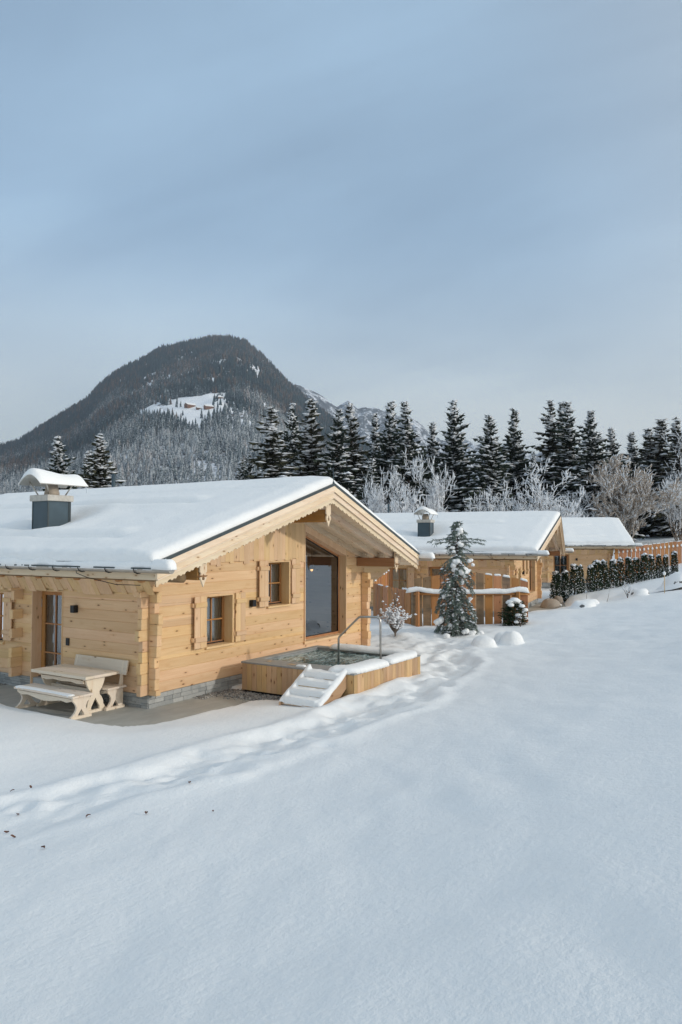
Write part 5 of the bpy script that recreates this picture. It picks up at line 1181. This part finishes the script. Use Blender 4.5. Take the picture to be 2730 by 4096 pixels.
A, Dg = np.meshgrid(azs, Ds); Zm = np.where(Dg < D1, -6.0, mtn(A, np.maximum(Dg, D1)) - 6); Xm, Ym = polar_xy(A, Dg); I = np.arange(A.size).reshape(A.shape)
quads = np.stack([I[:-1, :-1], I[:-1, 1:], I[1:, 1:], I[1:, :-1]], -1).reshape(-1, 4)[:, ::-1]
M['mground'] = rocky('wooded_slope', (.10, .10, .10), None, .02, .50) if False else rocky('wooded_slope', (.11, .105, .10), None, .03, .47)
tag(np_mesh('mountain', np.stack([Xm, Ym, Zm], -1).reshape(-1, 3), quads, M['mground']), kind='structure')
MEADOW = []
DF = 4300.0
azf = np.linspace(FT[0][0], FT[-1][0], 420); Df = np.concatenate([np.linspace(2700, DF, 70), np.linspace(DF + 40, DF + 500, 8)]); A2, D2 = np.meshgrid(azf, Df)
tf = (D2 - 2700) / (DF - 2700); cf = crest(FT, A2) * DF; X2, Y2 = polar_xy(A2, D2)
rid = np.abs(fbm(X2 / 240, Y2 / 240, 91, 5)); Z2 = np.where(tf < 1, cf * np.clip(tf, 0, 1) ** 1.05, cf * (1 - (tf - 1) * 3)) + (30 - rid * 150) * np.clip(tf, 0, 1) * np.where(tf > .93, .35, 1.0) + 26 * fbm(A2 * 70, D2 / 400, 95, 4) * (tf > .5); I = np.arange(A2.size).reshape(A2.shape)
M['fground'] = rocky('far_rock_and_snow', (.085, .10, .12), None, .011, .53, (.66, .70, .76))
tag(np_mesh('far_mountain', np.stack([X2, Y2, Z2 - 10], -1).reshape(-1, 3), np.stack([I[:-1, :-1], I[:-1, 1:], I[1:, 1:], I[1:, :-1]], -1).reshape(-1, 4)[:, ::-1], M['fground'], None, None, False), kind='structure')
MEADOW = [(1077, 1184), (1093, 1181), (1033, 1079), (1022, 1043), (1096, 1132), (1139, 1143), (1150, 1089), (1196, 1056), (1098, 973), (1091, 946), (1039, 950), (1007, 943), (979, 932), (969, 944), (998, 987), (1007, 1022), (1024, 1088)]
GAPS = [(1647, 1854, 26), (1576, 1799, 16), (1390, 1504, 26), (1551, 1549, 18), (1682, 1541, 20), (1452, 1314, 22), (1075, 1162, 30), (1052, 1112, 30), (1030, 1068, 24), (1588, 1404, 20), (1317, 1212, 30), (1528, 1241, 22)]
def build_forest():
    rs = np.random.RandomState(3); n = 42000
    u = rs.rand(n); D = np.sqrt(D1 ** 2 + u * ((D0 + 60) ** 2 - D1 ** 2)); az = MT[1][0] + rs.rand(n) * (MT[-2][0] - MT[1][0])
    x, y = polar_xy(az, D); z = mtn(az, D) - 6.5
    sdm = poly_sd(x, y, MEADOW) + 16 * vnoise(x / 22, y / 22, 12) + 9 * vnoise(x / 8, y / 8, 13); keep = ((sdm > 3) | ((rs.rand(n) < .10) & (sdm > -22))) & (z > 4)
    for gx, gy, r in GAPS: keep &= np.hypot(x - gx, (y - gy)) > r * (1 + .6 * vnoise(x / 12, y / 12, 5))
    thin = fbm(x / 90, y / 90, 33, 3); keep &= ~((thin > .42) & (rs.rand(n) < .75))
    x, y, z, D, az = x[keep], y[keep], z[keep], D[keep], az[keep]; n = len(x)
    H = 12 + 12 * rs.rand(n) ** 1.6 + 3.0 * (thin[keep] < -.2); R = H * (.15 + .06 * rs.rand(n))
    t = (D - D1) / (D0 - D1); frost = np.clip(1.0 - 1.2 * t + .65 * fbm(x / 140, y / 140, 44, 3) + .22 * (rs.rand(n) - .5), 0, 1)
    larch = (rs.rand(n) + .55 * fbm(x / 130, y / 130, 51, 3) + .16 * np.exp(-((t - .62) / .22) ** 2)) > .86
    rnd = rs.rand(n); K = 6; tiers = [(.06, .62, 1.0), (.34, .84, .74), (.60, 1.0, .48)]
    Vs = []; Fs = []; at = {'rnd': [], 'frost': [], 'larch': []}; base = 0
    for (za, zb, rr) in tiers:
        ph = rs.rand(n)[:, None] * 6.28; th = ph + np.arange(K)[None] * 2 * np.pi / K; jit = 1 + .5 * (rs.rand(n, K) - .5)
        bx = x[:, None] + np.cos(th) * R[:, None] * rr * jit; by = y[:, None] + np.sin(th) * R[:, None] * rr * jit; bz = z[:, None] + H[:, None] * (za + .06 * (rs.rand(n, K) - .5)) * np.ones((1, K))
        ring = np.stack([bx, by, bz], -1); apex = np.stack([x + .3 * (rs.rand(n) - .5), y + .3 * (rs.rand(n) - .5), z + H * zb], -1)[:, None]
        v = np.concatenate([ring, apex], 1); Vs.append(v.reshape(-1, 3)); idx = base + np.arange(n)[:, None] * (K + 1)
        for k in range(K): Fs.append(np.concatenate([idx + k, idx + (k + 1) % K, idx + K], 1))
        base += n * (K + 1); rep = lambda a: np.repeat(a, K + 1)
        at['rnd'].append(rep(rnd)); at['frost'].append(rep(frost)); at['larch'].append(rep(larch.astype(float)))
    N = NT('far_forest'); r = N.attr('rnd'); fr = N.attr('frost'); la = N.attr('larch'); p = N.obj()
    c = N.mix(r, (.010, .030, .042), (.036, .066, .074)); c = N.mix(la, c, N.mix(r, (.070, .052, .042), (.125, .092, .072)))
    nz = N.noise(p, .55, 3, .6); ge = N.new('ShaderNodeNewGeometry'); sp = N.new('ShaderNodeSeparateXYZ'); N.lk(ge.outputs['Normal'], sp.inputs[0])
    k = N.rng(N.math('ADD', N.math('ADD', nz, N.math('MULTIPLY', fr, .34)), N.math('MULTIPLY', N.math('ABSOLUTE', sp.outputs[2]), .18)), .70, .82)
    c = N.mix(N.math('MULTIPLY', k, .60), c, (.66, .69, .72)); N.set(Base_Color=c, Roughness=.9, Specular_IOR_Level=.05)
    o = np_mesh('forest', np.vstack(Vs), np.vstack(Fs), N.m, None, None, False, {a: np.concatenate(b) for a, b in at.items()})
    tag(o, 'dense snow dusted conifer and larch forest covering the mountain', 'forest', kind='stuff')
build_forest()
M['barn'] = plain('old_barn_wood', (.17, .085, .05), .9, 0, .35, .4); M['meadow'] = snow('meadow_snow', (.88, .89, .91), 1, 0)
def meadow():
    xs = np.linspace(940, 1220, 90); ys = np.linspace(910, 1200, 90); X, Y = np.meshgrid(xs, ys); a = np.arctan2(X - VC[0], Y - VC[1]) - YAW; D = np.hypot(X - VC[0], Y - VC[1]); Z = mtn(a, D) - 6 + 2.0
    sd = poly_sd(X, Y, MEADOW) + 8 * vnoise(X / 9, Y / 9, 3); Z = Z - 2.6 * sstep(-4, 10, sd) + 1.2 * fbm(X / 40, Y / 40, 7, 3); I = np.arange(X.size).reshape(X.shape); F = np.stack([I[:-1, :-1], I[:-1, 1:], I[1:, 1:], I[1:, :-1]], -1).reshape(-1, 4)
    m = (sd < 9)[:-1, :-1].ravel(); tag(np_mesh('meadow', np.stack([X, Y, Z], -1).reshape(-1, 3), F[m], M['meadow']), kind='structure')
meadow()
def mz(x, y): a = math.atan2(x - VC[0], y - VC[1]) - YAW; return float(mtn(np.array([a]), np.array([math.hypot(x - VC[0], y - VC[1])]))[0]) - 4.4
for (x, y, L, W, hh, rz, lab) in ((1060.7, 1031.8, 20, 11, 5.2, .75, 'largest brown wooden barn on the snowy mountain meadow, left one'), (1067.8, 988, 17, 10, 4.8, .55, 'brown wooden barn on the mountain meadow, right of the largest'), (1143.7, 1027.8, 15, 8, 3.4, .6, 'low dark barn at the upper right edge of the mountain meadow'), (1059.8, 1007, 9, 6, 2.6, .7, 'tiny shed between the two larger mountain barns')):
    t = thing('mountain_barn', lab, 'barn', (x, y, mz(x, y) - .4), rz + 2.2, group='barns on the mountain meadow'); m = MB(1); m.prism([(-W / 2, -2), (W / 2, -2), (W / 2, hh), (0, hh + W * .28), (-W / 2, hh)], lambda u, v, w: (w, u, v), -L / 2, L / 2); m.build('wall', M['barn'], t)
    m = MB(2)
    for s in (-1, 1): m.prism([(0, hh + W * .28 + .02), (s * (W / 2 + 1.3), hh - .7), (s * (W / 2 + 1.3), hh + .1), (0, hh + W * .28 + .8)], lambda u, v, w: (w, u, v), -L / 2 - 1.2, L / 2 + 1.2)
    m.build('snowy_roof', M['snow'], t); m = MB(3)
    for k in (-.3, 0, .3): m.box(L * k - .7, L * k + .7, -W / 2 - .08, -W / 2 - .01, hh * .5, hh * .5 + 1.2)
    m.build('window', M['dark'], t)
# ------------------------------------------------------------------ air, sky, sun, camera
SUN = Vector((.21, -1.0, .315)).normalized(); EL = math.asin(SUN.z); AZ = math.atan2(SUN.x, SUN.y)
def haze():
    mb = MB(1); mb.box(-520, 5600, -760, 5200, -16, 760); N = NT('haze'); m = N.m
    for n in list(N.n):
        if n.type == 'BSDF_PRINCIPLED': N.n.remove(n)
    v = N.new('ShaderNodeVolumePrincipled'); v.inputs['Color'].default_value = (.80, .88, 1, 1); v.inputs['Density'].default_value = .00012; v.inputs['Anisotropy'].default_value = .2
    N.lk(v.outputs[0], N.out.inputs['Volume']); o = mb.build('haze', m); tag(o, 'thin cold air softening the mountains', 'haze', kind='stuff')
USE_HAZE = True
if USE_HAZE: haze()
W = bpy.data.worlds.new('World'); bpy.context.scene.world = W; W.use_nodes = True
def world():
    t = W.node_tree; n = t.nodes; L = t.links; bg = n['Background']
    sky = n.new('ShaderNodeTexSky'); sky.sky_type = 'NISHITA'; sky.sun_disc = False; sky.sun_elevation = EL; sky.sun_rotation = AZ; sky.air_density = 1.0; sky.dust_density = .6; sky.ozone_density = 1.5; sky.altitude = 900
    def mth(op, a, b=0.0):
        q = n.new('ShaderNodeMath'); q.operation = op
        for i, v in enumerate((a, b)):
            if hasattr(v, 'is_linked'): L.new(v, q.inputs[i])
            else: q.inputs[i].default_value = v
        return q.outputs[0]
    def rng(x, a, b, c=0.0, d=1.0):
        q = n.new('ShaderNodeMapRange'); q.interpolation_type = 'SMOOTHSTEP'; L.new(x, q.inputs[0])
        for i, v in enumerate((a, b, c, d)): q.inputs[i + 1].default_value = v
        return q.outputs[0]
    tc = n.new('ShaderNodeTexCoord'); sp = n.new('ShaderNodeSeparateXYZ'); L.new(tc.outputs['Generated'], sp.inputs[0])
    # thin high cloud: project the direction on a flat layer so streaks flatten towards the horizon
    zc = mth('ADD', mth('MAXIMUM', sp.outputs[2], 0.0), .16); px = mth('DIVIDE', sp.outputs[0], zc); py = mth('DIVIDE', sp.outputs[1], zc)
    cb = n.new('ShaderNodeCombineXYZ'); L.new(px, cb.inputs[0]); L.new(py, cb.inputs[1])
    def noise(scale, det, rough, dist, sc=(1, 1, 1), rot=0.0, loc=(0, 0, 0)):
        mp = n.new('ShaderNodeMapping'); mp.inputs['Scale'].default_value = sc; mp.inputs['Rotation'].default_value = (0, 0, rot); mp.inputs['Location'].default_value = loc; L.new(cb.outputs[0], mp.inputs[0])
        q = n.new('ShaderNodeTexNoise'); q.inputs['Scale'].default_value = scale; q.inputs['Detail'].default_value = det; q.inputs['Roughness'].default_value = rough; q.inputs['Distortion'].default_value = dist; L.new(mp.outputs[0], q.inputs['Vector']); return q.outputs['Fac']
    big = noise(.42, 3, .5, .5, (1, 1, 1), .3, (3.1, 1.7, 0)); streak = noise(.8, 5, .55, .8, (1.6, .55, 1), .75, (5.2, 2.2, 0))
    c = mth('ADD', mth('MULTIPLY', big, .74), mth('MULTIPLY', streak, .26)); cov = rng(c, .34, .66, .45, 1.0)
    hor = rng(sp.outputs[2], .0, .34, 1.0, 0.0); f = mth('MAXIMUM', cov, mth('MULTIPLY', hor, .95))
    mix = n.new('ShaderNodeMix'); mix.data_type = 'RGBA'; L.new(f, mix.inputs[0]); L.new(sky.outputs[0], mix.inputs[6])
    cm = n.new('ShaderNodeMix'); cm.data_type = 'RGBA'; L.new(rng(sp.outputs[2], .05, .42), cm.inputs[0]); cm.inputs[6].default_value = CLOUD_LOW; cm.inputs[7].default_value = CLOUD; 
    dt = n.new('ShaderNodeVectorMath'); dt.operation = 'DOT_PRODUCT'; L.new(tc.outputs['Generated'], dt.inputs[0]); dt.inputs[1].default_value = tuple(SUN)
    gm = n.new('ShaderNodeMix'); gm.data_type = 'RGBA'; L.new(rng(dt.outputs['Value'], -.05, .95), gm.inputs[0]); L.new(cm.outputs[2], gm.inputs[6]); gm.inputs[7].default_value = GLOW; L.new(gm.outputs[2], mix.inputs[7])
    L.new(mix.outputs[2], bg.inputs['Color']); bg.inputs['Strength'].default_value = SKY
GLOW = (11.7, 11.2, 9.9, 1); CLOUD = (4.35, 6.25, 8.2, 1); CLOUD_LOW = (6.9, 7.3, 7.1, 1); SKY = .15
world()
sl = bpy.data.lights.new('sun', 'SUN'); sl.energy = 2.0; sl.angle = math.radians(2.2); sl.color = (1, .965, .91); so = bpy.data.objects.new('sun', sl); COL.objects.link(so); so.rotation_euler = (-SUN).to_track_quat('-Z', 'Y').to_euler()
cam = bpy.data.cameras.new('camera'); co = bpy.data.objects.new('camera', cam); COL.objects.link(co); co.location = (-11.2348, -12.0973, 3.6)
PITCH = math.radians(2.3102); co.rotation_euler = (math.pi / 2 + PITCH, 0, -YAW); cam.sensor_fit = 'VERTICAL'; cam.sensor_height = 36; cam.lens = 25.849; cam.clip_end = 20000; cam.clip_start = .1
S = bpy.context.scene; S.camera = co; S.view_settings.view_transform = 'Standard'; S.view_settings.look = 'None'; S.view_settings.exposure = -.47; S.view_settings.gamma = 1
S.render.engine = 'CYCLES'; S.cycles.max_bounces = 6; S.cycles.diffuse_bounces = 3; S.cycles.volume_bounces = 0; S.cycles.transparent_max_bounces = 8
